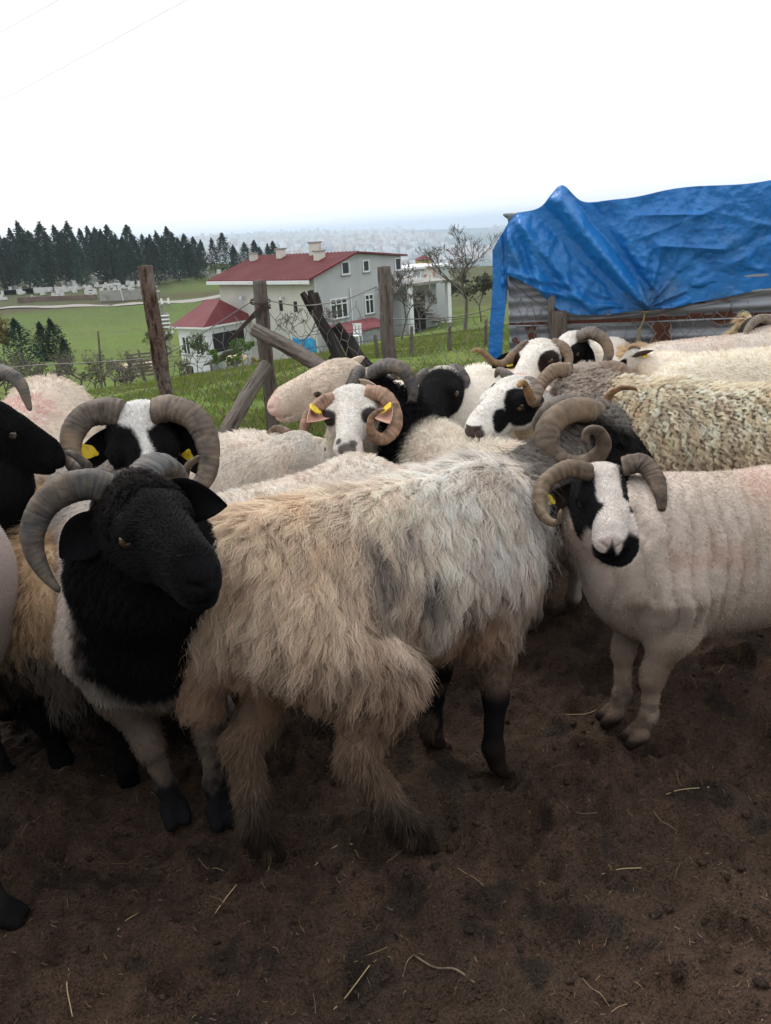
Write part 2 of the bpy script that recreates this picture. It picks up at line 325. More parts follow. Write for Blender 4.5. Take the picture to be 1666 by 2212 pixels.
# ------------------------------------------------------------------ sheep: a smooth implicit body turned into one mesh
def sd_ell(p, c, r):
    q = p - c; a = q / r; k0 = np.sqrt((a * a).sum(-1)); k1 = np.sqrt(((q / (r * r)) ** 2).sum(-1)) + 1e-9
    return k0 * (k0 - 1) / k1
def sd_cone(p, a, b, r1, r2):
    ba = b - a; pa = p - a; h = np.clip((pa @ ba) / (ba @ ba + 1e-12), 0, 1)
    return np.sqrt(((pa - h[..., None] * ba) ** 2).sum(-1)) - (r1 + (r2 - r1) * h)
def smin(a, b, k):
    h = np.maximum(k - np.abs(a - b), 0) / k; return np.minimum(a, b) - h * h * k * 0.25
def smax(a, b, k): return -smin(-a, -b, k)
class Field:
    def __init__(s, xs, ys, zs):
        s.xs, s.ys, s.zs = xs, ys, zs; s.F = np.full((len(xs), len(ys), len(zs)), 0.5, np.float32)
    def put(s, fn, lo, hi, k, cut=False):
        m = k + 0.03
        i0, i1 = np.searchsorted(s.xs, lo[0] - m), np.searchsorted(s.xs, hi[0] + m)
        j0, j1 = np.searchsorted(s.ys, lo[1] - m), np.searchsorted(s.ys, hi[1] + m)
        k0, k1 = np.searchsorted(s.zs, lo[2] - m), np.searchsorted(s.zs, hi[2] + m)
        if i1 <= i0 or j1 <= j0 or k1 <= k0: return
        P = np.stack(np.meshgrid(s.xs[i0:i1], s.ys[j0:j1], s.zs[k0:k1], indexing='ij'), -1)
        d = fn(P); sub = s.F[i0:i1, j0:j1, k0:k1]
        s.F[i0:i1, j0:j1, k0:k1] = smax(sub, -d, k) if cut else smin(sub, d, k)
    def cone(s, a, b, r1, r2, k=0.05, cut=False):
        a, b = np.asarray(a, float), np.asarray(b, float); r = max(r1, r2)
        s.put(lambda P: sd_cone(P, a, b, r1, r2), np.minimum(a, b) - r, np.maximum(a, b) + r, k, cut)
    def ell(s, c, r, k=0.05, M=None, cut=False):
        c, r = np.asarray(c, float), np.asarray(r, float); R = r.max() if M is not None else r
        if M is None: fn = lambda P: sd_ell(P, c, r)
        else: fn = lambda P: sd_ell((P - c) @ M, np.zeros(3), r)
        s.put(fn, c - R, c + R, k, cut)
    def mesh(s):
        F = s.F; S = F < 0; nx, ny, nz = F.shape
        c8 = [S[dx:nx - 1 + dx, dy:ny - 1 + dy, dz:nz - 1 + dz] for dx in (0, 1) for dy in (0, 1) for dz in (0, 1)]
        cnt = sum(c.astype(np.int8) for c in c8); act = (cnt > 0) & (cnt < 8)
        I, J, K = np.nonzero(act); n = len(I); vid = np.full(act.shape, -1, np.int64); vid[I, J, K] = np.arange(n)
        acc = np.zeros((n, 3)); num = np.zeros(n); off = [(a, b, c) for a in (0, 1) for b in (0, 1) for c in (0, 1)]
        val = {o: F[I + o[0], J + o[1], K + o[2]].astype(float) for o in off}
        crd = lambda o: np.stack([s.xs[I + o[0]], s.ys[J + o[1]], s.zs[K + o[2]]], -1)
        for o in off:
            for ax in range(3):
                if o[ax]: continue
                e = list(o); e[ax] = 1; e = tuple(e); va, vb = val[o], val[e]; m = (va < 0) != (vb < 0)
                t = np.where(m, va / np.where(m, va - vb, 1), 0)[:, None]
                acc += np.where(m[:, None], crd(o) * (1 - t) + crd(e) * t, 0); num += m
        V = acc / num[:, None]; Q = []
        for ax in range(3):
            sl = [slice(1, -1)] * 3; sl2 = list(sl); sl[ax] = slice(0, -1); sl2[ax] = slice(1, None)
            a, b = S[tuple(sl)], S[tuple(sl2)]; i, j, k = np.nonzero(a != b); inside = a[i, j, k]
            idx = [i, j, k]; u, v = [q for q in range(3) if q != ax]
            for q in (u, v): idx[q] = idx[q] + 1
            def cell(du, dv):
                c = [x.copy() for x in idx]; c[u] -= du; c[v] -= dv; return vid[c[0], c[1], c[2]]
            q4 = np.stack([cell(0, 0), cell(1, 0), cell(1, 1), cell(0, 1)], -1)
            flip = inside if ax != 1 else ~inside
            q4 = np.where(flip[:, None], q4, q4[:, ::-1]); Q.append(q4)
        Q = np.concatenate(Q); return V, Q[(Q >= 0).all(1)]
def vnormals(V, Q):
    n = np.cross(V[Q[:, 2]] - V[Q[:, 0]], V[Q[:, 3]] - V[Q[:, 1]]); N = np.zeros_like(V)
    for c in range(4): np.add.at(N, Q[:, c], n)
    return N / (np.linalg.norm(N, axis=1, keepdims=True) + 1e-12)
def axis_grid(lo, hi, flo, fhi, coarse, fine):
    a = [np.arange(lo, max(flo, lo), coarse)] if flo > lo else []
    a.append(np.arange(max(flo, lo), min(fhi, hi), fine))
    if hi > fhi: a.append(np.arange(fhi, hi, coarse))
    g = np.unique(np.round(np.concatenate(a), 5)); keep = np.r_[True, np.diff(g) > fine * 0.4]; return g[keep]

M_coat = mat('sheep_coat', attr='col', rough=0.9, spec=0.05, noise=[(90, 'mul', 0.6, 0.85, 5)], bump=[(140, 0.6, 0.004), (420, 0.6, 0.0015)])
M_wool = mat('wool_fibre', attr='col', rough=0.7, spec=0.12, trans=0.30)
M_facehair = mat('short_hair', attr='col', rough=0.5, spec=0.14)
M_horn = mat('horn', attr='col', rough=0.6, spec=0.25, noise=[(35, 'mul', 0.5, 0.72, 6), (9, (0.20, 0.135, 0.08), 0.5, 0.8, 4)], bump=[(45, 0.55, 0.006), (190, 0.4, 0.002)])
M_eye = mat('eye', (0.05, 0.028, 0.012), rough=0.06, spec=0.8, noise=[(90, (0.012, 0.008, 0.006), 0.4, 0.6)])
M_tag = mat('yellow_tag', (0.72, 0.52, 0.03), rough=0.45, spec=0.4, noise=[(60, (0.35, 0.24, 0.05), 0.55, 0.75)])

BLACK = np.array([0.0062, 0.0062, 0.0070]); BROWNB = np.array([0.022, 0.014, 0.011]); WHITE = np.array([0.74, 0.68, 0.60]); CREAM = np.array([0.62, 0.50, 0.35])
PINK = np.array([0.62, 0.46, 0.40]); GREYW = np.array([0.30, 0.27, 0.25]); TAN = np.array([0.45, 0.31, 0.18]); MUD = np.array([0.020, 0.014, 0.011])
def mixc(c, d, w): w = np.clip(w, 0, 1)[:, None]; return c * (1 - w) + np.asarray(d) * w

HAIR = 1.0
SHEEP_GROUP = 'rams and ewes crowded in the pen'
def sheep(label, cat='sheep', name='ram', pos=None, heading=0.0, s=1.0, poll=None, nose=None, roll=0.0, paint=None, fat=0.0, girth=1.0,
          horns=(), horn_col=((0.16, 0.13, 0.11), (0.09, 0.075, 0.065)), ears=({}, {}), tags=(False, False), fleece=None, feet=None, res=(0.013, 0.006), tilt=0.0,
          folds=0.0, face_hair=0, neck_r=1.0, eyes=True, leg_r=1.0, seed=1, head_wool=None, drop=0.55, tall=1.0, hw=1.14, zb=0.0, neck_f=.6):
    rs = np.random.default_rng(seed)
    Wp = np.array(poll) if abs(poll[0]) < 10 and poll[1] < 10 else at(*poll); Wn = at(*nose)
    hd = rad(heading); fw = np.array([math.cos(hd), math.sin(hd), 0])
    if pos is None: pos = (Wp - fw * drop * s)[:2]
    root = empty(name, (pos[0], pos[1], zb), hd); tag(root, label, cat, SHEEP_GROUP)
    Rz = np.array([[math.cos(hd), -math.sin(hd), 0], [math.sin(hd), math.cos(hd), 0], [0, 0, 1]]); O = np.array([pos[0], pos[1], zb])
    L = lambda P: (np.asarray(P) - O) @ Rz                      # world -> local
    hp, hn = L(Wp), L(Wn); ax = hn - hp; hlen = np.linalg.norm(ax); hs = hlen / 0.262; ax = ax / hlen
    side = np.cross([0, 0, 1.0], ax); side /= np.linalg.norm(side) + 1e-9; up = np.cross(ax, side)
    cr_, sr_ = math.cos(rad(roll)), math.sin(rad(roll)); side, up = side * cr_ + up * sr_, up * cr_ - side * sr_
    # the head axis runs poll -> nose; the skull frame is pitched so that the forehead line lies along it
    pt = rad(13); axh = ax * math.cos(pt) + up * math.sin(pt); uph = np.cross(axh, side)
    HM = np.stack([axh, side, uph], 1)                           # columns: head x, y, z in local space
    HW = np.array([1, hw, 1.0]); Hd = lambda p: hp + (HM @ (np.asarray(p, float) * HW)) * hs         # head frame -> local
    toH = lambda P: ((P - hp) @ HM) / hs / HW
    hb = np.stack([Hd(p) for p in ((-.06, .08, -.14), (-.06, -.08, -.14), (.29, .07, -.14), (.29, -.07, -.14), (-.06, .08, .05), (-.06, -.08, .05), (.29, .06, .03), (.29, -.06, .03))])
    h0, h1 = hb.min(0) - 0.01, hb.max(0) + 0.01
    f = fat
    ft = {'fl': (0, 0), 'fr': (0, 0), 'hl': (0, 0), 'hr': (0, 0)}; 
    for q_, v_ in (feet or {}).items():
        if len(v_) == 3:      # a world position of the hoof on the ground
            d0 = np.array({'fl': (.25, .105), 'fr': (.25, -.105), 'hl': (-.40, .105), 'hr': (-.40, -.105)}[q_]) * s; v_ = tuple(L(np.array([v_[0], v_[1], 0]))[:2] - d0)
        ft[q_] = v_
    lo = np.minimum(np.array([-.70, -.36, -.02]) * s, h0 - 0.03); hi = np.maximum(np.array([.50, .36, .86 * tall]) * s, h1 + 0.03)
    for q in ft.values():
        lo[:2] = np.minimum(lo[:2], np.array([-.5, -.2]) + np.minimum(q, 0)); hi[:2] = np.maximum(hi[:2], np.array([.4, .2]) + np.maximum(q, 0))
    co_, fi = res
    fld = Field(*[axis_grid(lo[i], hi[i], h0[i], h1[i], co_, fi) for i in range(3)])
    sv = np.array([s, s, s * tall])
    def C(a, b, r1, r2, k=0.06): fld.cone(np.array(a) * sv, np.array(b) * sv, r1 * s, r2 * s, k * s)
    bw = girth
    # trunk: deep chest, barrel, loin, rump
    fld.ell(np.array([.24, 0, .475]) * sv, np.array([.185 + f, .145 * bw + f, .205 + f]) * s * np.array([1, 1, .5 + .5 * tall]), .05 * s)
    fld.ell(np.array([.02, 0, .475]) * sv, np.array([.30 + f, .180 * bw + f, .195 + f]) * s * np.array([1, 1, .5 + .5 * tall]), .10 * s)
    fld.ell(np.array([-.24, 0, .50]) * sv, np.array([.24 + f, .165 * bw + f, .185 + f]) * s * np.array([1, 1, .5 + .5 * tall]), .10 * s)
    fld.ell(np.array([-.40, 0, .515]) * sv, np.array([.15 + f, .145 * bw + f, .165 + f]) * s * np.array([1, 1, .5 + .5 * tall]), .08 * s)
    C((.25, 0, .62), (-.42, 0, .63), .06 + f, .06 + f, .10)       # spine
    C((-.52, 0, .60), (-.575, 0, .34), .055 + f * .6, .04 + f * .5, .06)   # tail
    lr = leg_r
    for sg, nm in ((1, 'fl'), (-1, 'fr')):
        dx, dy = ft[nm]; y = .105 * sg
        P = [(.25, y, .46, .095), (.225, y * 1.08, .345, .058), (.250, y, .228, .033), (.252, y, .200, .031), (.246, y, .140, .0205), (.242, y, .088, .025), (.258, y, .046, .023)]
        P = [np.array([(p[0] * s + dx * (1 - p[2] / .46) ** .8) / s, (p[1] * s + dy * (1 - p[2] / .46) ** .8) / s, p[2], p[3]]) for p in P]
        for a, b in zip(P[:-1], P[1:]): C(a[:3], b[:3], a[3] * (lr if a[2] < .35 else 1) + f * (.8 if a[2] > .4 else .25), b[3] * lr + f * .2, .04 if a[2] > .3 else .018)
        [C(P[-1][:3] + (.002, q_ * .014, -.010), P[-1][:3] + (.034, q_ * .017, -.030), .021, .0155, .008) for q_ in (1, -1)]
    for sg, nm in ((1, 'hl'), (-1, 'hr')):
        dx, dy = ft[nm]; y = .105 * sg
        P = [(-.36, y * .9, .50, .13), (-.285, y * 1.15, .365, .090), (-.395, y * 1.08, .268, .043), (-.430, y * 1.05, .238, .035), (-.420, y, .165, .0225), (-.413, y, .092, .027), (-.392, y, .047, .024)]
        P = [np.array([(p[0] * s + dx * (1 - p[2] / .50) ** .8) / s, (p[1] * s + dy * (1 - p[2] / .50) ** .8) / s, p[2], p[3]]) for p in P]
        for a, b in zip(P[:-1], P[1:]): C(a[:3], b[:3], a[3] * (lr if a[2] < .3 else 1) + f * (.9 if a[2] > .3 else .3), b[3] * lr + f * (.7 if b[2] > .3 else .25), .045 if a[2] > .3 else .02)
        [C(P[-1][:3] + (.002, q_ * .014, -.010), P[-1][:3] + (.034, q_ * .017, -.030), .021, .0155, .008) for q_ in (1, -1)]
    # neck
    nb, ne = np.array([.29, 0, .555]) * sv, Hd((-.005, 0, -.078)); nm_ = nb * .45 + ne * .55 + np.array([0.02, 0, -.01]); nr = neck_r
    fld.cone(nb, nm_, (.150 + f) * s, (.105 * nr + f * neck_f) * s, .08 * s); fld.cone(nm_, ne, (.105 * nr + f * neck_f) * s, (.060 + f * neck_f * .5) * hs, .05 * s)
    # head
    def E(c, r, k, cut=False): fld.ell(Hd(c), np.array(r) * hs * (1 if cut else HW), k * hs, HM, cut)
    def K(a, b, r1, r2, k, cut=False): fld.cone(Hd(a), Hd(b), r1 * hs, r2 * hs, k * hs, cut)
    E((.025, 0, -.055), (.080, .066, .066), .03)
    K((.055, 0, -.052), (.205, 0, -.070), .053, .032, .03)
    K((.10, 0, -.034), (.20, 0, -.050), .034, .026, .03)          # roman nose
    K((.045, 0, -.095), (.19, 0, -.118), .050, .027, .04)         # jaw
    for sg in (1, -1):
        E((.06, .040 * sg, -.085), (.06, .026, .048), .03); E((.085, .048 * sg, -.032), (.030, .015, .015), .02)
        E((.092, .053 * sg, -.051), (.022, .017, .020), .012); K((.078, .066 * sg, -.040), (.112, .062 * sg, -.044), .006, .005, .008)
    E((.226, 0, -.082), (.042, .036, .036), .025); E((.212, 0, -.120), (.036, .026, .018), .016)
    for sg in (1, -1):
        E((.106, .072 * sg, -.050), (.0145, .018, .0095), .004, True)
        K((.262, .010 * sg, -.076), (.250, .027 * sg, -.070), .0038, .0042, .007, True)
        K((.262, .0 * sg, -.106), (.185, .042 * sg, -.112), .0035, .0035, .010, True)
    V, Q = fld.mesh(); N = vnormals(V, Q)
    def headw(P):
        h = toH(P); q = h - np.array([-.005, 0, -.055]); a_ = np.array([.235, 0, -.035]); u_ = np.clip((q @ a_) / (a_ @ a_), 0, 1)
        return (np.linalg.norm(q - u_[:, None] * a_, axis=1) < .094 - .022 * u_) & (h[:, 0] > -.05)
    if folds:
        b = V / sv; ph = b[:, 0] * 2 * np.pi / .040 + 2.6 * np.sin(b[:, 2] * 7 + 1) + 9 * (fbm(b, 7, 5) - .5) + b[:, 1] * 6 + 4 * np.sin(b[:, 0] * 11)
        w = sstep(-.10, .20, b[:, 0]) * (1 - sstep(.50, .62, b[:, 0])) * sstep(.30, .42, b[:, 2]) * ~headw(V)
        V = V + N * (folds * w * (np.abs(np.sin(ph / 2)) - .6) * (1.9 * sstep(.34, .66, fbm(b * (1, 1, .6), 9, 8))))[:, None]; N = vnormals(V, Q)
    class ctx: pass
    def colour(P, Nn):
        c = ctx(); c.B = P / sv; c.H = toH(P); c.h = headw(P); c.N = Nn; c.P = P; c.n = fbm(P, 9, seed * 7); c.f = fbm(P, 40, seed * 7 + 3, 3); c.z = P[:, 2]
        return np.clip(paint(c), 0.003, 0.9)
    body = npmesh('body', V, Q, M_coat, root, col=colour(V, N))
    # eyes
    if eyes:
        for sg in (1, -1):
            u, v = np.meshgrid(np.linspace(0, np.pi, 9), np.linspace(0, 2 * np.pi, 14, endpoint=False), indexing='ij')
            p = np.stack([np.sin(u) * np.cos(v), np.sin(u) * np.sin(v), np.cos(u)], -1).reshape(-1, 3) * 0.0172 * hs
            i = np.arange(8)[:, None] * 14; j = np.arange(14)[None]; k = (j + 1) % 14
            npmesh('eye', p + Hd((.099, .0545 * sg, -.049)), np.stack([i + j, i + 14 + j, i + 14 + k, i + k], -1).reshape(-1, 4), M_eye, root)
    # horns: each a ridged, tapering, swept tube
    for hspec in horns:
        if 'px' in hspec: pts = np.array([L(at(*q)) for q in hspec['px']])
        else:
            sg = hspec.get('side', 1); R0 = hspec.get('R', .075); tn = hspec.get('turn', 1.0); out = hspec.get('out', .10); dec = hspec.get('dec', .45); p0 = rad(hspec.get('start', 75))
            t = np.linspace(0, 1, 14); R = R0 * (1 - dec * t); phi = p0 + tn * 2 * np.pi * t
            c0 = np.array([0.01, .035, -.005]) - R0 * np.array([math.cos(p0), 0, math.sin(p0)])
            pts = np.stack([c0[0] + R * np.cos(phi) , .035 + out * t ** hspec.get('op', .8), c0[2] + R * np.sin(phi)], -1)
            sp = rad(hspec.get('splay', 12)); y = pts[:, 1] - .035
            pts = np.stack([pts[:, 0], .035 + y * math.cos(sp) - (pts[:, 2]) * math.sin(sp), pts[:, 2] * math.cos(sp) + y * math.sin(sp)], -1)
            pts[:, 1] *= sg; pts = np.array([Hd(p) for p in pts])
        nseg = hspec.get('n', 140); P = resample(catmull(pts, 160), nseg); t = np.linspace(0, 1, nseg)
        r = hspec.get('r', .030) * hs * ((1 - t ** hspec.get('pow', 1.6)) * (1 - hspec.get('tip', .22)) + hspec.get('tip', .22)); r[-3:] *= (0.85, 0.6, 0.2)
        ng = hspec.get('rings', 26); n1 = fbm(np.stack([t * 14, t * 0 + seed, t * 0], -1), 1, 5, 3); wv = np.sin(t * ng * 2 * np.pi + 9 * n1) * (.3 + 1.2 * fbm(np.stack([t * 20, t * 0, t * 0 + seed], -1), 1, 6, 2)) + .5 * np.sin(t * ng * 5.3 + 14 * n1); wv = np.clip(wv, -1, 1); rg = (1 + .55 * hspec.get('amp', .055) * wv * (1 - t * .8) + .10 * (fbm(np.stack([t * 6, t * 0, t * 0 + seed], -1), 1, 9, 2) - .5))[:, None] * (1 + .10 * np.cos(3 * np.linspace(0, 2 * np.pi, 14, endpoint=False) + .6))[None]
        tq, aq = np.meshgrid(t, np.linspace(0, 2 * np.pi, 14, endpoint=False), indexing='ij'); n2 = fbm(np.stack([tq.ravel() * 22, np.cos(aq).ravel() * 1.3 + seed, np.sin(aq).ravel() * 1.3], -1), 1, seed, 3).reshape(tq.shape); rg = rg * (1 + .16 * (n2 - .5))
        hv, hf = sweep(P, r, 14, flat=hspec.get('flat', .82), phase=hspec.get('phase', 0.4), ridge=rg)
        ca, cb = [np.array(c) for c in hspec.get('col', horn_col)]
        tt = np.repeat(t, 14); hc = ca * (1 - tt[:, None]) + cb * tt[:, None]; hc = hc * (0.85 + .16 * np.repeat(wv, 14)[:, None]) * (0.6 + .8 * fbm(hv, 26, seed))[:, None]; hc = mixc(hc, [.20, .155, .11], .5 * sstep(.52, .7, fbm(hv, 60, seed + 2))); hc = mixc(hc, [.03, .025, .02], .6 * sstep(.6, .75, fbm(hv, 90, seed + 4)))
        nh = len(hv); hv = np.vstack([hv, P[0], P[-1]]); hc = np.vstack([hc, hc[0], hc[-1]]); i_ = np.arange(14); caps = np.concatenate([np.stack([np.full(14, nh), (i_ + 1) % 14, i_], -1), np.stack([np.full(14, nh + 1), nh - 14 + i_, nh - 14 + (i_ + 1) % 14], -1)]); npmesh('horn', hv, [hf, caps], M_horn, root, col=hc)
    # ears: thin cupped leaves, tags hang from them
    for sg, e, tg in ((1, ears[0], tags[0]), (-1, ears[1], tags[1])):
        if e is None: continue
        d = np.array(e.get('dir', (-.25, 1, -.45)), float); d[1] *= sg; d /= np.linalg.norm(d); ln = e.get('len', .115); wd = e.get('wid', .030); base = np.array([.005, .058 * sg, -.050])
        if 'px' in e:
            tip = toH(L(at(*e['px']))[None])[0]; d = tip - base; ln = np.linalg.norm(d); d /= ln
        nrm = np.array(e.get('face', (1, 0, .25)), float)
        if e.get('cam'): nrm = toH(L(CPOS)[None])[0] - base; nrm = nrm / np.linalg.norm(nrm) + np.array(e.get('face', (0, 0, 0))) * .5
        nrm -= d * (nrm @ d); nrm /= np.linalg.norm(nrm); wv_ = np.cross(d, nrm)
        nu, nv = 14, 9; u = np.linspace(0, 1, nu)[:, None]; v = np.linspace(-1, 1, nv)[None]
        prof = wd * np.sin(np.pi * np.clip(u * .86 + .14, 0, 1) ** 1.15) ** .75 * (1 - .1 * u); prof[-1] = .002
        cup = e.get('cup', .45)
        pts = base + (u * ln)[..., None] * d + (v * prof)[..., None] * wv_ + ((v ** 2) * prof * cup)[..., None] * nrm - (np.sin(u * 3.1) * .012 * e.get('arch', 1.0) + 0 * v)[..., None] * nrm
        th = .0035 * (1 - u * .6) + 0 * v
        front = pts + th[..., None] * nrm; back = pts - th[..., None] * nrm
        A = np.concatenate([front.reshape(-1, 3), back.reshape(-1, 3)]); n1 = nu * nv
        i = np.arange(nu - 1)[:, None] * nv; j = np.arange(nv - 1)[None]; q = np.stack([i + j, i + j + 1, i + nv + j + 1, i + nv + j], -1).reshape(-1, 4)
        rim = list(range(nv)) + [r_ * nv + nv - 1 for r_ in range(1, nu)] + [(nu - 1) * nv + c_ for c_ in range(nv - 2, -1, -1)] + [r_ * nv for r_ in range(nu - 2, 0, -1)]
        rim = np.array(rim); rn = np.roll(rim, -1); q2 = np.stack([rim, rn, rn + n1, rim + n1], -1)
        ec = np.array(e.get('col', BLACK)); ei = np.array(e.get('inn', ec)); cc = np.concatenate([np.repeat(ei[None], n1, 0), np.repeat(ec[None], n1, 0)]) * (.8 + .4 * fbm(A, 60, seed))[:, None]
        eo = npmesh('ear', hp + ((A * HW) @ HM.T) * hs, [q[:, ::-1], q + n1, q2], M_coat, root, col=cc)
        if tg:
            tb = base + d * ln * .55 + nrm * .006; tw, tl = .017, .036; down = np.array(tg if isinstance(tg, tuple) else (.1, 0, -1), float); down -= nrm * (down @ nrm) * .6; down /= np.linalg.norm(down); sd = np.cross(nrm, down); sd /= np.linalg.norm(sd); n2 = np.cross(down, sd)
            o8 = [(-.35, 0), (.35, 0), (.8, .45), (1, .8), (1, 2.0), (.8, 2.2), (-.8, 2.2), (-1, 2.0), (-1, .8), (-.8, .45)]
            top = [hp + HM @ ((tb + sd * a * tw + down * b * tw + n2 * .0018) * HW) * hs for a, b in o8]; bot = [hp + HM @ ((tb + sd * a * tw + down * b * tw - n2 * .0018) * HW) * hs for a, b in o8]
            mb = MB(); m = len(o8); mb.add(top + bot, [tuple(range(m)), tuple(range(2 * m - 1, m - 1, -1))] + [(i_, i_ + m, (i_ + 1) % m + m, (i_ + 1) % m) for i_ in range(m)])
            c0 = hp + HM @ (tb * HW) * hs; mb.tube([c0 - HM @ n2 * .004 * hs, c0 + HM @ n2 * .005 * hs], [.007 * hs, .006 * hs], 8)
            mb.build('ear_tag', M_tag, eo)
    # fleece and short hair
    tri = np.concatenate([Q[:, [0, 1, 2]], Q[:, [0, 2, 3]]]); a, b, c = V[tri[:, 0]], V[tri[:, 1]], V[tri[:, 2]]
    ar = np.linalg.norm(np.cross(b - a, c - a), axis=1) / 2; cen = (a + b + c) / 3; tN = N[tri[:, 0]] + N[tri[:, 1]] + N[tri[:, 2]]; tN /= np.linalg.norm(tN, axis=1, keepdims=True) + 1e-9
    cl = L(CPOS); vw = cl - cen; vw /= np.linalg.norm(vw, axis=1, keepdims=True); facing = (tN * vw).sum(1)
    seen = np.where(facing > -.25, 1.0, .3)
    def sample(wt, n):
        p = ar * wt; p = p / p.sum(); t = rs.choice(len(tri), n, p=p); r1, r2 = np.sqrt(rs.random(n)), rs.random(n)
        w0, w1, w2 = (1 - r1)[:, None], (r1 * (1 - r2))[:, None], (r1 * r2)[:, None]
        P = a[t] * w0 + b[t] * w1 + c[t] * w2; Nn = N[tri[t, 0]] * w0 + N[tri[t, 1]] * w1 + N[tri[t, 2]] * w2; return P, Nn / (np.linalg.norm(Nn, axis=1, keepdims=True) + 1e-9)
    hmask = headw(cen); hx = toH(cen)
    for fs in ([fleece] if isinstance(fleece, dict) else list(fleece or ())):
        zone = fs.get('zone', 'body'); zz = cen[:, 2] / sv[2]
        if callable(zone): wt = zone(cen / sv, hx, hmask)
        elif zone == 'body': wt = (~hmask) * sstep(fs.get('z0', .20), fs.get('z1', .32), zz)
        else: wt = hmask * 1.0
        n = int(fs['n'] * HAIR); P, Nn = sample(wt * seen + 1e-9 * (wt > 0), n); K_ = fs.get('k', 6); ln = fs['len'] * (fs.get('lenmin', .7) + (1 - fs.get('lenmin', .7)) * rs.random(n))
        if 'lenz' in fs: ln = ln * fs['lenz'](P / sv)
        flow = fs.get('flow', (-.35, 0, -1)); fl = np.array(flow, float)[None] * np.ones((n, 1))
        if fs.get('flowfn'): fl = fs['flowfn'](P / sv, toH(P), Nn)
        fl = fl - Nn * (fl * Nn).sum(1, keepdims=True); fl /= np.linalg.norm(fl, axis=1, keepdims=True) + 1e-6
        cs = fs.get('clump', 0); t = np.linspace(0, 1, K_)
        jit = rs.normal(0, fs.get('jit', .15), (n, 3)); ctr = P.copy(); cid = np.arange(n)
        if cs:
            g = P / cs; gi = np.floor(g).astype(np.int64); best = np.full(n, 9.); bi = gi.copy()
            for ox in (-1, 0, 1):
                for oy in (-1, 0, 1):
                    for oz in (-1, 0, 1):
                        q = gi + (ox, oy, oz); pc = q + np.stack([_hash(q[:, 0], q[:, 1], q[:, 2], 11 + e) for e in range(3)], -1); dd = ((pc - g) ** 2).sum(1); m = dd < best
                        best = np.where(m, dd, best); bi[m] = q[m]; ctr[m] = (pc * cs)[m]
            h = lambda e: _hash(bi[:, 0], bi[:, 1], bi[:, 2], 50 + e)
            rj = np.stack([h(0), h(1), h(2)], -1) - .5; fl = fl + rj * fs.get('cjit', .6); fl = fl - Nn * (fl * Nn).sum(1, keepdims=True); fl /= np.linalg.norm(fl, axis=1, keepdims=True) + 1e-6
            ln = ln * (.75 + .5 * h(3)); phase = h(4) * 6.283; hand = np.where(h(5) > .5, 1, -1); ctint = h(6)
            dctr = ctr - P; dctr = dctr - Nn * (dctr * Nn).sum(1, keepdims=True)
        lift, lay = fs.get('lift', .5), fs.get('lay', .9)
        if 'liftfn' in fs: lift = (lift * fs['liftfn'](P / sv, Nn))[:, None]
        S_ = np.empty((n, K_, 3)); bt = np.cross(Nn, fl)
        for q, tt in enumerate(t):
            out = lift * (1 - (1 - tt) ** 1.7) * np.ones((n, 1)); alo = lay * tt ** 1.25
            p = P + ln[:, None] * (Nn * out + fl * alo + jit * tt * fs.get('fray', .6)) - Nn * .002
            if cs:
                p = p + dctr * (fs.get('pull', .8) * tt ** fs.get('pp', .8))
                if fs.get('curl'):
                    R, tn = fs['curl']; an = phase + hand * tt * tn * 6.283; rr = (R * min(1, tt * 3) * (.7 + .6 * ctint))[:, None]
                    p = p + rr * (np.cos(an)[:, None] * bt + np.sin(an)[:, None] * (Nn * .7 + fl * .5))
            if fs.get('wave'):
                R, tn = fs['wave']; an = tt * tn * 6.283 + (phase if cs else rs.random(n) * 6.28); p = p + (R * (tt if not fs.get('rope') else min(1, tt * 4))) * (np.sin(an)[:, None] * bt + (.6 * np.cos(an)[:, None] * Nn if fs.get('rope') else 0))
            S_[:, q] = p
        S_[..., 2] = np.maximum(S_[..., 2], .004)
        cc = colour(P, Nn); cc = (cc * fs.get('gain', 1.22)) * (1 + rs.normal(0, fs.get('cvar', .10), n))[:, None]
        if cs: cc = cc * (1 + fs.get('cc', .28) * (ctint - .5))[:, None]
        if fs.get('tint'): cc = fs['tint'](P / sv, cc)
        rd = fs.get('rad', .0007) * np.array([1 - fs.get('taper', .75) * tt ** 1.5 for tt in t])
        strands(fs.get('name', 'wool'), S_, rd, fs.get('mat', M_wool), root, np.clip(cc, .003, .9))
    if face_hair:
        face_hair = int(face_hair * HAIR)
        def fflow(B, H, Nn):
            v = np.stack([-.9 + 0 * H[:, 0], H[:, 1] * 5, -.25 + 0 * H[:, 0]], -1); return v @ HM.T
        P, Nn = sample(hmask * (facing > -.3) + 1e-9 * hmask, face_hair); fl = fflow(None, toH(P), Nn); fl += rs.normal(0, .35, fl.shape); fl -= Nn * (fl * Nn).sum(1, keepdims=True); fl /= np.linalg.norm(fl, axis=1, keepdims=True) + 1e-9
        H = toH(P); ln = .009 * hs * (.6 + .8 * rs.random(face_hair)) * (.6 + 1.2 * sstep(.10, -.02, H[:, 0]))
        eye_d = np.minimum(np.linalg.norm(H - (.104, .068, -.050), axis=1), np.linalg.norm(H - (.104, -.068, -.050), axis=1)); ln = ln * sstep(.010, .022, eye_d) * (1 - .8 * sstep(.225, .245, H[:, 0])) + .0004
        t = np.linspace(0, 1, 4); S_ = np.stack([P + ln[:, None] * (Nn * .42 * (1 - (1 - q) ** 2) + fl * .95 * q) for q in t], 1)
        cc = colour(P, Nn) * (1 + rs.normal(0, .14, face_hair))[:, None]
        strands('face_hair', S_, .00055 * np.array([1, .9, .7, .25]), M_facehair, root, np.clip(cc, .003, .9))
    return root

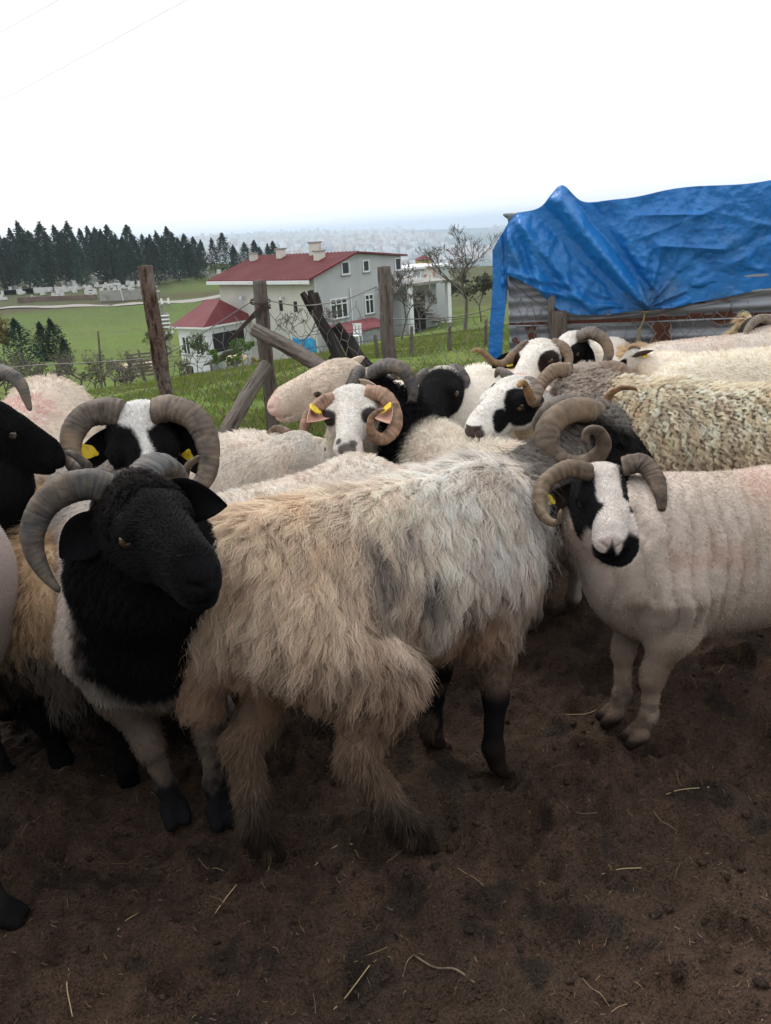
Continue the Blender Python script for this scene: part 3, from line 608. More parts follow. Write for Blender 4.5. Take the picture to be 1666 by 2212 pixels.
# ------------------------------------------------------------------ the flock
def gnd(x, y):
    d = _F + (x - 833) / FPX * _R + (1106 - y) / FPX * _U; q = CPOS + d * (-CAM_H / d[2]); return (q[0], q[1], 'g')
H2 = lambda H, c: np.linalg.norm(H - np.array(c), axis=1)
def body_shorn(c, base=WHITE, dirt=.35):
    col = np.repeat(base[None], len(c.P), 0) * (.82 + .3 * c.n)[:, None]
    col = mixc(col, PINK * .9, .35 * sstep(.5, .7, c.n)); col = mixc(col, [0.30, 0.25, .20], dirt * sstep(.5, .25, c.B[:, 2]))
    return mixc(col, MUD * 2, .8 * sstep(.13, .04, c.z + (c.f - .5) * .1))

def p_s1(c):
    z, x = c.B[:, 2], c.B[:, 0]; w = fbm(c.P * (1, 1, .35), 16, 71)
    col = np.repeat(np.array([[0.66, 0.575, 0.49]]), len(z), 0); col = mixc(col, [0.68, 0.635, 0.59], sstep(-.05, .2, x))
    col = mixc(col, [0.54, .40, .28], sstep(.0, -.35, x) * .5 + .25 * sstep(.5, .7, c.n))
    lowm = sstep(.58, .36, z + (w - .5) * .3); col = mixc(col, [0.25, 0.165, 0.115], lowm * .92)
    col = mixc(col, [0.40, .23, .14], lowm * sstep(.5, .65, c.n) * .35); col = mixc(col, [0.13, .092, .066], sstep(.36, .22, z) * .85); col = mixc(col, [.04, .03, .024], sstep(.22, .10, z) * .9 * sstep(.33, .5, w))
    dk = np.exp(-(((x + .10) / .10) ** 2 + ((z - .60) / .085) ** 2)) + .8 * np.exp(-(((x + .02) / .05) ** 2 + ((z - .53) / .08) ** 2)); col = mixc(col, [.09, .085, .095], dk * sstep(.44, .6, w) * .9)
    col = mixc(col, [.22, .20, .19], .65 * sstep(.27, .42, x + (z - .55) * .45) * sstep(.42, .62, w + .06)); nk = sstep(.40, .50, x + (z - .6) * .3); col = mixc(col, [.115, .10, .088], nk * .92)
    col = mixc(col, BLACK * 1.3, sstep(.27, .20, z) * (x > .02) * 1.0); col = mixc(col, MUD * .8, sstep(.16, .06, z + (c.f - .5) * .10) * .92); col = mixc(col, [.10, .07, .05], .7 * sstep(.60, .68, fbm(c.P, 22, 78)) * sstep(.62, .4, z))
    H = c.H; hc = np.repeat(BLACK[None] * 1.3, len(z), 0); tw = sstep(.055, .02, H[:, 0]) * sstep(-.035, -.01, H[:, 2]); hc = mixc(hc, [.46, .42, .38], tw)
    hc = mixc(hc, [.03, .03, .03], .5 * sstep(.10, .06, H[:, 0]))
    return np.where(c.h[:, None], hc, col)
def fl_s1(B, H, N):
    v = np.stack([-.35 + .0 * B[:, 0], .0 * B[:, 0], -1 + 0 * B[:, 0]], -1); top = sstep(.55, .95, N[:, 2])[:, None]
    out = np.stack([-.75 + 0 * B[:, 0], np.sign(B[:, 1]) * .55, -.2 + 0 * B[:, 0]], -1); return v * (1 - top) + out * top + (np.stack([fbm(B, 5, 3), fbm(B, 5, 4), fbm(B, 5, 5)], -1) - .5) * .9
hz1 = lambda B, hx, hm: (~hm) * sstep(.24, .28, B[:, 2])
hzl = lambda B, hx, hm: (B[:, 0] < .06) * sstep(.035, .06, B[:, 2]) * (B[:, 2] < .29)
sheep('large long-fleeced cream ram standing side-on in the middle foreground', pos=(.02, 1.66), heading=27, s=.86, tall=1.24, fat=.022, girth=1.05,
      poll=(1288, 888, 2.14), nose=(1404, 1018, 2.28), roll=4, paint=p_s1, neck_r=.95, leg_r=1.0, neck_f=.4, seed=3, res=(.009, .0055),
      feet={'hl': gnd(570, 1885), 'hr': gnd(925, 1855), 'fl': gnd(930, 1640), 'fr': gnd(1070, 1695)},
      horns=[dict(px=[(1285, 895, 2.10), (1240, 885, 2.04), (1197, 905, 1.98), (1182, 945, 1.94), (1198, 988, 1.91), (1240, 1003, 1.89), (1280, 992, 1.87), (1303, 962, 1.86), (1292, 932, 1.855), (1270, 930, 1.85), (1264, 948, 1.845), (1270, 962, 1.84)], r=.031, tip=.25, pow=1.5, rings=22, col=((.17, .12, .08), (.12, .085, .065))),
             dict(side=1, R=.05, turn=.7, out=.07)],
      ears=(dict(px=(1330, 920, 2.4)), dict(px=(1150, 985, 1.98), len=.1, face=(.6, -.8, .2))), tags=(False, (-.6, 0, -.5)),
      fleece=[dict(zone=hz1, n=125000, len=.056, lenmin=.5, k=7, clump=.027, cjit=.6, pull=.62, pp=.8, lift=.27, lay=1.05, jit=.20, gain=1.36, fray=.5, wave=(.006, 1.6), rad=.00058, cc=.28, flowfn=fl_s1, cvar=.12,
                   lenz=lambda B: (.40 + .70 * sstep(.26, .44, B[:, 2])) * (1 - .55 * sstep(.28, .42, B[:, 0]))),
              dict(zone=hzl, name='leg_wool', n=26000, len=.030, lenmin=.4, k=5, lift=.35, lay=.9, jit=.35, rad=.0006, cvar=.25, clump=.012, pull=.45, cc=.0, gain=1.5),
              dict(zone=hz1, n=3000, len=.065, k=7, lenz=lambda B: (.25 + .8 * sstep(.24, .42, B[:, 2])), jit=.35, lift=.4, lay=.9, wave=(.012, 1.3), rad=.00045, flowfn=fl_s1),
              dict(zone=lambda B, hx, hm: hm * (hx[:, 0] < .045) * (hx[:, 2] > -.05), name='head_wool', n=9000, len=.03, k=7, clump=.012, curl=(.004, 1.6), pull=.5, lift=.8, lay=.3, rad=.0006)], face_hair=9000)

def p_s2(c):
    z, x = c.B[:, 2], c.B[:, 0]; col = body_shorn(c, np.array([.38, .345, .31])); edge = x + (c.n - .5) * .06 - (z - .5) * .10
    bk = sstep(.30, .365, edge + (c.f - .5) * .06) * sstep(.31, .39, z + (c.n - .5) * .08 + (c.f - .5) * .05); col = mixc(col, BLACK * 1.25, bk)
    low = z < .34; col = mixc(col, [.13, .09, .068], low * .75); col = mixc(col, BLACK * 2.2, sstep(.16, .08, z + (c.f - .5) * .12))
    hc = np.repeat(BLACK[None], len(z), 0); hc = mixc(hc, [.016, .012, .011], sstep(.08, .03, c.H[:, 0])); hc = mixc(hc, [.3, .27, .25], .8 * sstep(.02, -.02, c.H[:, 0]) * sstep(-.035, -.01, c.H[:, 2]) * (c.H[:, 1] < .02) * sstep(.4, .55, c.f))
    return np.where(c.h[:, None], hc, col)
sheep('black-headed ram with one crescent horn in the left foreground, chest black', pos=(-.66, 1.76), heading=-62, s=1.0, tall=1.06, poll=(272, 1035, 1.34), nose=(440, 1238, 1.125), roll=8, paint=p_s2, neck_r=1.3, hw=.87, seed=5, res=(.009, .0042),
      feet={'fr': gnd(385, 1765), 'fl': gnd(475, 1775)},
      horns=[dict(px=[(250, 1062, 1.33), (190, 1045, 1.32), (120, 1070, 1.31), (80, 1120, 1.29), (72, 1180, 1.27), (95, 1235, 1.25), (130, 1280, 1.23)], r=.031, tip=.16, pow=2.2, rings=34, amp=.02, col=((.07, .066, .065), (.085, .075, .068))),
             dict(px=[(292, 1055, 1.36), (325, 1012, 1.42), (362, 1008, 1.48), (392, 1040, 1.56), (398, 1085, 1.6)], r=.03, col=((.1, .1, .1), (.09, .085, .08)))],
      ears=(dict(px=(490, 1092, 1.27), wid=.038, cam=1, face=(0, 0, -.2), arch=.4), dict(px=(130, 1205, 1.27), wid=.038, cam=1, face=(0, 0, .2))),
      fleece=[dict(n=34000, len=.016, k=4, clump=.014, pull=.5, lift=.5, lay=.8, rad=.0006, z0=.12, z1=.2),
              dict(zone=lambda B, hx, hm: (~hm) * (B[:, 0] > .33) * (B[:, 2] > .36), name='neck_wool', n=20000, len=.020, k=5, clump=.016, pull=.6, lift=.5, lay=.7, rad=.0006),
              dict(zone=lambda B, hx, hm: hm * (hx[:, 0] < .075) * (hx[:, 2] > -.05), name='head_wool', n=9000, len=.013, k=6, clump=.010, curl=(.003, 1.3), pull=.5, lift=.7, lay=.5, rad=.00055)], face_hair=16000)

def p_s21(c):
    z, x = c.B[:, 2], c.B[:, 0]; col = np.repeat(np.array([[.56, .48, .42]]), len(z), 0) * (.9 + .2 * c.n)[:, None]
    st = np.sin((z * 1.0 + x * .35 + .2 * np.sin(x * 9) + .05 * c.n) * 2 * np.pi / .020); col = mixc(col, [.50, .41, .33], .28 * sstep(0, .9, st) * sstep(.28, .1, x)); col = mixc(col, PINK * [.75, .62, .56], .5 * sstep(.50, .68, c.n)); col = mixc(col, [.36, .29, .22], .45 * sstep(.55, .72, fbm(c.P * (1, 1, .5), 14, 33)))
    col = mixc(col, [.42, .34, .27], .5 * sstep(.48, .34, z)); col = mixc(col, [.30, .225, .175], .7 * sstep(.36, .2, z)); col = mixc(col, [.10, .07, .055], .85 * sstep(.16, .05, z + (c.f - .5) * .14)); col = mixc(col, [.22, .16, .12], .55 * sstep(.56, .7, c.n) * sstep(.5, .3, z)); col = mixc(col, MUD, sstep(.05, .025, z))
    H = c.H; nb = (c.f - .5) * .022; hc = np.repeat(np.array([[.78, .71, .66]]), len(z), 0)
    L_ = -H[:, 1]   # viewer's left is the ram's right
    bk = sstep(-.004, .004, L_ - (.024 + .028 * sstep(.15, .215, H[:, 0]) - .014 * np.exp(-((H[:, 0] - .165) / .022) ** 2)) + nb * .5) * sstep(.222, .21, H[:, 0]); bk2 = sstep(-.004, .004, -L_ - (.036 + .004 * sstep(.06, .13, H[:, 0]) + .014 * sstep(.12, .15, H[:, 0]) - .028 * sstep(.17, .21, H[:, 0])) + nb * .5) * np.maximum(H[:, 0] < .17, sstep(-.06, -.075, H[:, 2]))
    hc = mixc(hc, BLACK * 1.6, np.maximum(bk, bk2)); hc = mixc(hc, [.6, .5, .44], sstep(.155, .175, H[:, 0]) * sstep(-.075, -.09, H[:, 2]) * sstep(.22, .20, H[:, 0]) * (L_ > .02))
    hc = mixc(hc, [.34, .22, .20], .6 * sstep(.240, .254, H[:, 0]) * (H[:, 2] > -.085)); lip = H[:, 2] + nb * .5 + .018 * sstep(0, .03, H[:, 1]) + .010 * sstep(.01, .03, L_); hc = mixc(hc, BLACK * 1.5, sstep(-.095, -.103, lip) * sstep(.19, .205, H[:, 0]))
    hc = mixc(hc, BLACK, sstep(.016, .006, np.abs(H[:, 1]) + (H[:, 2] + .09) * .3) * sstep(.250, .257, H[:, 0])); hc = mixc(hc, BLACK * 1.3, sstep(.004, -.003, np.abs(H[:, 1]) - .014 + (H[:, 2] + .11) * .2 + nb * .3) * sstep(-.074, -.080, H[:, 2]) * sstep(.232, .24, H[:, 0]))
    hc = mixc(hc, [.6, .52, .45], sstep(.10, .02, H[:, 0]) * sstep(-.10, -.12, H[:, 2])); return np.where(c.h[:, None], hc, col)
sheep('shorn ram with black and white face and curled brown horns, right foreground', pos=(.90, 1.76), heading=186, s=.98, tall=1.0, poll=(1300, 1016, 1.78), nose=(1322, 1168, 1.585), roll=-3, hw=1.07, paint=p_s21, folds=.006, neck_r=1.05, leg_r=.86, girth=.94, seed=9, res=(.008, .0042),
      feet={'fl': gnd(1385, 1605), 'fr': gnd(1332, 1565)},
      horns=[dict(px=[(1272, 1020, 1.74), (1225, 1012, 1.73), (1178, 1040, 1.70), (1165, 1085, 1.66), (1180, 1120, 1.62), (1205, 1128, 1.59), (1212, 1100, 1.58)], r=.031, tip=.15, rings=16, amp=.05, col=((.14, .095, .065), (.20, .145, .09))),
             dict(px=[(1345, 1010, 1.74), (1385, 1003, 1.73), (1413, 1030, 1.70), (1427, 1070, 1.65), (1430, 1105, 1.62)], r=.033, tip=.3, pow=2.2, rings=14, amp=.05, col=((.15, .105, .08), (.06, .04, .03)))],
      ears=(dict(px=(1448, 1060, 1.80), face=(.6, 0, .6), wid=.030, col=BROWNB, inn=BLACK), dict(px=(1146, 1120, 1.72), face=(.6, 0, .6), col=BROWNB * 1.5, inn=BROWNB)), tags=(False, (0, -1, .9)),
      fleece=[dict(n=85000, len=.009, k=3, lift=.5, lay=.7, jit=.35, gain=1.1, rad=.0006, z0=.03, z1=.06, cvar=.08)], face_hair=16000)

def p_s4(c):
    z = c.B[:, 2]; col = body_shorn(c); H = c.H; hc = np.repeat(BLACK[None] * 1.3, len(z), 0); w = .036 * sstep(.085, .0, H[:, 0]) + .0085 * (H[:, 0] < .215) * (1 + .3 * np.sin(H[:, 0] * 60)); o = .012 * sstep(.02, .16, H[:, 0])
    hc = mixc(hc, [.80, .78, .75], sstep(.005, -.004, np.abs(H[:, 1] - o) - w + (c.f - .5) * .014) * (H[:, 2] > -.07)); return np.where(c.h[:, None], hc, mixc(col, BLACK * 1.4, sstep(.36, .42, c.B[:, 0])))
sheep('black-faced ram with white blaze and two big ridged horns, behind the black-headed ram', pos=(-.80, 2.52), heading=-76, s=.95, tall=.96, hw=1.3, poll=(300, 893, 2.02), nose=(325, 1105, 1.86), roll=0, paint=p_s4, seed=11, res=(.014, .0055),
      horns=[dict(px=[(335, 893, 2.03), (375, 886, 2.03), (425, 910, 2.01), (450, 965, 1.97), (448, 1025, 1.92), (422, 1054, 1.87), (398, 1042, 1.83), (405, 1008, 1.81), (432, 985, 1.79)], r=.043, tip=.14, pow=1.3, rings=30, amp=.035, col=((.13, .098, .075), (.07, .055, .047))),
             dict(px=[(265, 893, 2.03), (225, 888, 2.03), (180, 903, 2.01), (154, 943, 1.97), (154, 988, 1.92), (175, 1016, 1.87), (188, 1008, 1.83), (162, 985, 1.80), (138, 975, 1.79)], r=.043, tip=.12, pow=1.3, rings=30, amp=.035, col=((.13, .105, .085), (.055, .05, .045)))],
      ears=(dict(px=(443, 1030, 1.95), face=(.9, 0, .3), wid=.034), dict(px=(172, 1022, 1.95), face=(.9, 0, .3), wid=.032)), tags=((.2, .2, -1), (0, -.6, .5)),
      fleece=[dict(n=12000, len=.012, k=3, lift=.6, lay=.6, rad=.0007)], face_hair=16000)

def p_s3(c): return np.where(c.h[:, None], BLACK[None] * 1.0, mixc(body_shorn(c), BLACK, sstep(.30, .36, c.B[:, 0])))
sheep('glossy black-headed ram in profile reaching in from the left edge', pos=(-1.42, 1.93), heading=-8, s=1.05, tall=1.05, poll=(-20, 872, 1.88), nose=(140, 985, 1.90), roll=-8, paint=p_s3, seed=13, res=(.014, .006), neck_r=1.1,
      horns=[dict(px=[(-35, 850, 1.86), (-20, 812, 1.84), (15, 808, 1.82), (45, 830, 1.80), (60, 868, 1.78), (66, 888, 1.77)], r=.035, tip=.2, rings=34, amp=.05, col=((.14, .125, .115), (.09, .08, .075)))],
      ears=(None, dict(dir=(-.7, -1, -.2))), fleece=[dict(n=9000, len=.01, k=3, rad=.0007)], face_hair=9000)

def p_s23(c):
    col = body_shorn(c, np.array([.36, .31, .285])); x, z = c.B[:, 0], c.B[:, 2]; red = np.exp(-(((c.P[:, 0] - s23x) / .05) ** 2 + ((z - .60) / .035) ** 2)) * (c.f > .42)
    col = mixc(col, [.33, .05, .07], red * 1.2); return np.where(c.h[:, None], col, mixc(col, BLACK, sstep(.30, .24, c.z) * .95))
s23x = .36
sheep('shorn pinkish sheep with a red paint mark, cut off by the left edge', name='ewe', pos=(-1.27, 1.52), heading=4, s=1.0, tall=1.22, poll=(-1.10, 1.05, .62), nose=(-520, 1500, 1.0), paint=p_s23, seed=15, feet={'fr': gnd(10, 2020)}, res=(.012, .009), eyes=False, neck_r=.9,
      ears=(None, None), fleece=[dict(n=16000, len=.009, k=3, rad=.0006, z0=.05, z1=.1)])
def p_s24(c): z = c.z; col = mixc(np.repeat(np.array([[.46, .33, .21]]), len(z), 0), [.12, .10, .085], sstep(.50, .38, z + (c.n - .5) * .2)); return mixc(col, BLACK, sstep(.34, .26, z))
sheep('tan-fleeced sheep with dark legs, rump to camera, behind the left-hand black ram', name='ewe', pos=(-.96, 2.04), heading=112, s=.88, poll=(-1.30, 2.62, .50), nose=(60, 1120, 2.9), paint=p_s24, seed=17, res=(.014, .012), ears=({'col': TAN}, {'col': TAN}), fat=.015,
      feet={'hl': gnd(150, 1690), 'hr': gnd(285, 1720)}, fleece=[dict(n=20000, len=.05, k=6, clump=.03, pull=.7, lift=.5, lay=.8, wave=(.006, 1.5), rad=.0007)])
def p_s5(c):
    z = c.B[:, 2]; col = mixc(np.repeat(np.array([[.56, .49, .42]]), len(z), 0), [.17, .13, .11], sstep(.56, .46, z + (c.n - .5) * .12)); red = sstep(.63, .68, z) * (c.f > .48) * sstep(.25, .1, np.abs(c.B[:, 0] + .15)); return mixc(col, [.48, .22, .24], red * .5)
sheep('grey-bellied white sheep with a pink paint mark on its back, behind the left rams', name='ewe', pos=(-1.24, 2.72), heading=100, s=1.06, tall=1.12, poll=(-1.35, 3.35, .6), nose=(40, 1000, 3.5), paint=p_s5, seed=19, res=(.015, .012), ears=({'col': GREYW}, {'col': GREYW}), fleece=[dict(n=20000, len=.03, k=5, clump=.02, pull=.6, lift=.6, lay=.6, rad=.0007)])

def p_s6(c):
    z = c.B[:, 2]; col = body_shorn(c, np.array([.74, .68, .58]), .1); H = c.H; hc = np.repeat(np.array([[.80, .76, .71]]), len(z), 0); hc = mixc(hc, PINK, .35 * sstep(.05, .12, H[:, 0]) * sstep(.5, .65, c.n))
    for q in ((.165, -.004, -.035, .015), (.25, .0, -.06, .022), (.235, .016, -.05, .012), (.228, -.016, -.045, .01), (.21, .012, -.04, .006)): hc = mixc(hc, [.07, .06, .06], .9 * sstep(.004, -.004, np.linalg.norm(H - q[:3], axis=1) - q[3] + (c.f - .5) * .012))
    for sg in (1, -1): hc = mixc(hc, [.05, .04, .04], sstep(.006, -.004, np.linalg.norm((H - (.100, .052 * sg, -.040)) * (1, 1, 1.1), axis=1) - .029))
    return np.where(c.h[:, None], hc, col)
sheep('white-faced ram with tan curled horns and black nose spots facing the camera', pos=(-.05, 3.28), heading=-95, s=.90, tall=.93, poll=(757, 843, 2.80), nose=(748, 972, 2.58), roll=2, hw=1.35, paint=p_s6, seed=21, res=(.014, .005),
      horns=[dict(px=[(790, 850, 2.79), (825, 855, 2.78), (850, 885, 2.75), (852, 925, 2.70), (828, 950, 2.65), (803, 935, 2.62), (803, 903, 2.60), (818, 888, 2.58), (832, 885, 2.57)], r=.034, tip=.2, pow=1.5, rings=18, amp=.035, col=((.36, .22, .15), (.30, .17, .11))),
             dict(px=[(722, 862, 2.79), (697, 870, 2.78), (669, 895, 2.75), (656, 925, 2.70), (653, 955, 2.66)], r=.031, tip=.32, pow=1.8, rings=14, amp=.035, col=((.38, .23, .16), (.34, .18, .12)))],
      ears=(dict(px=(842, 915, 2.64), cam=1, face=(0, 0, 0), wid=.034, col=[.6, .5, .42], inn=[.5, .3, .24], cup=.8), dict(px=(664, 912, 2.64), cam=1, face=(0, 0, 0), wid=.034, col=[.62, .52, .45], inn=[.5, .28, .22], cup=.8)), tags=((0, .3, 1), (0, -.3, 1)),
      fleece=[dict(n=22000, len=.028, k=5, clump=.018, pull=.5, lift=.8, lay=.5, rad=.0008)], face_hair=12000)
def p_s7(c):
    z = c.B[:, 2]; hc = np.repeat(np.array([[.74, .64, .54]]), len(z), 0); hc = mixc(hc, [.62, .42, .36], .8 * sstep(.21, .25, c.H[:, 0])); hc = mixc(hc, [.4, .28, .2], .35 * sstep(.03, .0, np.abs(H2(c.H, (.09, .05, -.05)) - .03))); return np.where(c.h[:, None], hc, body_shorn(c))
sheep('cream hornless sheep in profile facing left, behind the tan-horned ram', name='ewe', pos=(.22, 3.30), heading=172, s=.95, poll=(738, 786, 3.02), nose=(582, 868, 2.98), roll=-10, paint=p_s7, seed=23, res=(.015, .0055), ears=(dict(dir=(-.9, .6, -.2), col=[.6, .48, .38]), dict(dir=(-.9, .5, .05), col=[.6, .48, .38])), fleece=[dict(n=12000, len=.012, k=3, rad=.0008)], face_hair=9000)
def p_s8(c):
    hc = np.repeat(BLACK[None] * 1.3, len(c.P), 0); hc = mixc(hc, [.7, .66, .6], sstep(.03, .0, c.H[:, 0]) * sstep(-.05, -.02, c.H[:, 2])); return np.where(c.h[:, None], hc, mixc(body_shorn(c), BLACK * 1.8, sstep(.25, .31, c.B[:, 0])))
sheep('black ram with huge dark grey horn, white poll, head turned away', pos=(.33, 2.60), heading=125, s=.90, tall=.90, poll=(800, 800, 3.05), nose=(760, 860, 3.25), roll=0, paint=p_s8, seed=25, res=(.015, .0065), neck_r=1.25,
      horns=[dict(px=[(805, 808, 2.98), (835, 792, 2.95), (870, 800, 2.92), (890, 835, 2.90), (888, 870, 2.88), (868, 885, 2.87), (852, 882, 2.86)], r=.038, tip=.25, pow=1.8, rings=20, amp=.03, col=((.10, .095, .095), (.06, .055, .05))), dict(side=1, R=.07, turn=.8, out=.12, col=((.10, .095, .095), (.06, .055, .05)))],
      ears=(None, dict(px=(835, 850, 2.93), face=(.2, -1, 0))), fleece=[dict(zone=lambda B, hx, hm: (~hm) * (B[:, 2] > .3), n=30000, len=.03, k=5, clump=.016, pull=.5, lift=.9, lay=.4, rad=.0008)], face_hair=5000)
def p_s9(c):
    z = c.B[:, 2]; col = np.repeat(WHITE[None], len(z), 0) * (.85 + .2 * c.n)[:, None]; col = mixc(col, BLACK * 1.5, sstep(.52, .55, fbm(c.P, 7, 91))); hc = np.repeat(BLACK[None] * 1.2, len(z), 0); hc = mixc(hc, [.7, .66, .6], sstep(.02, -.005, c.H[:, 0])); return np.where(c.h[:, None], hc, col)
sheep('black-faced ram with short grey horn, white neck and black-spotted body', pos=(.66, 3.62), heading=214, s=.95, poll=(950, 800, 3.24), nose=(925, 905, 2.98), roll=8, paint=p_s9, seed=27, res=(.015, .0065),
      horns=[dict(px=[(960, 808, 3.28), (985, 802, 3.26), (1004, 818, 3.23), (1006, 840, 3.2)], r=.032, tip=.35, rings=18, amp=.04, col=((.13, .12, .12), (.08, .075, .07))), dict(px=[(930, 808, 3.3), (912, 815, 3.3), (905, 835, 3.28), (908, 855, 3.25)], r=.032, col=((.13, .12, .12), (.08, .075, .07)))],
      ears=(dict(px=(990, 895, 3.2), wid=.034), dict(px=(905, 870, 3.25))), fleece=[dict(n=12000, len=.02, k=4, clump=.015, pull=.5, lift=.7, lay=.5, rad=.0008)], face_hair=6000)
def p_s11(c):
    H = c.H; hc = np.repeat(np.array([[.78, .74, .69]]), len(c.P), 0); d = np.minimum(H2(H * (1, 1, 1), (.09, .06, -.055)) - .062, H2(H, (.17, .05, -.075)) - .045); bk = sstep(.004, -.004, d + (c.f - .5) * .012) * (np.abs(H[:, 1]) > .016); hc = mixc(hc, BLACK * 1.3, bk); hc = mixc(hc, [.08, .06, .055], sstep(.243, .252, H[:, 0]) * (H[:, 2] < -.06)); return np.where(c.h[:, None], hc, body_shorn(c, CREAM))
sheep('white-faced ram with black eye patch and thin tan horn, muzzle on the long fleece', pos=(.98, 3.0), heading=205, s=.92, poll=(1118, 820, 2.80), nose=(1020, 918, 2.60), roll=2, hw=1.25, paint=p_s11, seed=29, res=(.016, .0055),
      horns=[dict(px=[(1130, 828, 2.78), (1150, 830, 2.76), (1160, 850, 2.72), (1150, 868, 2.68), (1140, 845, 2.64), (1130, 826, 2.61), (1118, 836, 2.60)], r=.024, tip=.35, rings=14, col=((.12, .11, .11), (.38, .22, .09))), dict(px=[(1110, 822, 2.86), (1080, 800, 2.92), (1070, 815, 2.95)], r=.022, col=((.12, .11, .11), (.2, .15, .1)))],
      ears=(dict(px=(1148, 872, 2.72), col=[.12, .1, .1]), dict(px=(1060, 840, 2.95))), fleece=[dict(n=6000, len=.015, k=3, rad=.0008)], face_hair=9000)
def p_s12(c):
    H = c.H; hc = np.repeat(np.array([[.79, .74, .68]]), len(c.P), 0)
    for sg in (1, -1): hc = mixc(hc, BROWNB * 1.2, sstep(.004, -.004, H2(H * (.72, 1, 1), (.075, .068 * sg, -.06)) - .052 + (c.f - .5) * .01))
    hc = mixc(hc, [.62, .36, .32], .8 * sstep(.24, .255, H[:, 0])); return np.where(c.h[:, None], hc, body_shorn(c))
sheep('white-faced ram with brown eye patches and twisted tan horn, in front of the shed corner', pos=(1.02, 3.80), heading=232, s=.95, poll=(1165, 738, 3.36), nose=(1122, 812, 3.14), roll=4, hw=1.3, paint=p_s12, seed=31, res=(.016, .0055),
      horns=[dict(px=[(1190, 745, 3.35), (1215, 752, 3.33), (1228, 775, 3.3), (1222, 800, 3.26)], r=.034, tip=.3, rings=16, col=((.22, .15, .11), (.2, .14, .1))), dict(px=[(1140, 745, 3.36), (1115, 762, 3.34), (1090, 785, 3.3), (1068, 785, 3.26), (1050, 768, 3.22), (1032, 756, 3.18), (1018, 760, 3.16)], r=.032, tip=.25, pow=1.0, rings=16, col=((.12, .09, .07), (.42, .25, .11)))],
      ears=(dict(px=(1225, 800, 3.3)), dict(px=(1064, 795, 3.22), wid=.036)), tags=(False, (.3, 0, -1)), fleece=[dict(n=6000, len=.015, k=3, rad=.0009)], face_hair=8000)
def p_s13(c):
    H = c.H; hc = np.repeat(np.array([[.78, .74, .69]]), len(c.P), 0); bk = sstep(.004, -.004, np.minimum(H2(H * (.8, 1, 1), (.07, .065, -.06)) - .06, H2(H, (.03, .06, -.05)) - .05) + (c.f - .5) * .012); hc = mixc(hc, BLACK * 1.2, bk); return np.where(c.h[:, None], hc, body_shorn(c, WHITE))
sheep('black and white ram with large brown ridged horn, below the blue tarp', pos=(1.42, 3.90), heading=190, s=.86, tall=.93, poll=(1238, 722, 3.48), nose=(1190, 800, 3.34), roll=-4, paint=p_s13, seed=33, res=(.016, .006),
      horns=[dict(px=[(1250, 730, 3.44), (1275, 720, 3.42), (1303, 735, 3.39), (1315, 762, 3.36), (1305, 788, 3.33), (1290, 800, 3.31)], r=.040, tip=.3, pow=2, rings=24, amp=.05, col=((.14, .115, .10), (.13, .11, .09)))],
      ears=(dict(px=(1282, 800, 3.36), col=BLACK), None), fleece=[dict(n=15000, len=.035, k=5, clump=.022, pull=.5, lift=.8, lay=.6, rad=.0009)], face_hair=6000)

def p_s14(c):
    z, x = c.B[:, 2], c.B[:, 0]; col = np.repeat(np.array([[.66, .57, .45]]), len(z), 0); col = mixc(col, [.36, .275, .19], sstep(.66, .44, z + (c.n - .5) * .2) * .8); col = mixc(col, [.5, .33, .2], .3 * sstep(.5, .7, c.n)); hc = np.repeat(np.array([[.46, .40, .35]]), len(z), 0) * (.8 + .4 * c.n)[:, None]; hc = mixc(hc, [.2, .13, .11], sstep(.03, .015, np.minimum(H2(c.H, (.098, .06, -.053)), H2(c.H, (.098, -.06, -.053))))); return np.where(c.h[:, None], hc, col)
sheep('woolly grey-faced ram with curled horns and big curly cream fleece, right side', pos=(1.24, 2.52), heading=150, s=.98, tall=1.0, fat=.02, poll=(1265, 800, 2.86), nose=(1240, 905, 2.64), roll=2, hw=1.35, paint=p_s14, seed=35, res=(.014, .006),
      horns=[dict(px=[(1295, 800, 2.85), (1335, 800, 2.84), (1368, 835, 2.80), (1370, 880, 2.74), (1345, 905, 2.69), (1318, 885, 2.65), (1316, 855, 2.62), (1340, 838, 2.59), (1368, 838, 2.57), (1378, 844, 2.565)], r=.034, tip=.22, rings=22, col=((.20, .14, .11), (.36, .20, .09))), dict(px=[(1232, 800, 2.85), (1195, 802, 2.84), (1168, 830, 2.80), (1160, 865, 2.75), (1178, 892, 2.70)], r=.033, tip=.3, rings=18, col=((.26, .18, .13), (.22, .15, .1)))],
      ears=(dict(px=(1385, 880, 2.8), col=GREYW), dict(px=(1190, 880, 2.75), col=GREYW)),
      fleece=[dict(n=60000, len=.03, k=4, clump=.02, pull=.4, lift=.5, lay=.7, rad=.0007, gain=1.0),
              dict(n=80000, len=.075, lenmin=.75, k=13, clump=.0165, cjit=.7, pull=.92, pp=.3, lift=.34, lay=.80, jit=.06, fray=.35, wave=(.0058, 2.4), rope=1, rad=.0006, gain=1.38, cc=.7, cvar=.12, flow=(-.25, 0, -1)),
              dict(zone='head', name='head_wool', n=20000, len=.028, k=7, clump=.012, curl=(.0045, 1.6), pull=.5, lift=.8, lay=.3, rad=.00065)])
def p_s15(c):
    hc = np.repeat(np.array([[.79, .75, .70]]), len(c.P), 0); hc = mixc(hc, BLACK * 1.5, sstep(.005, -.004, H2(c.H * (.55, 1, 1), (.055, .065, -.06)) - .030)); return np.where(c.h[:, None], hc, body_shorn(c, WHITE * [1, .96, .93], 0))
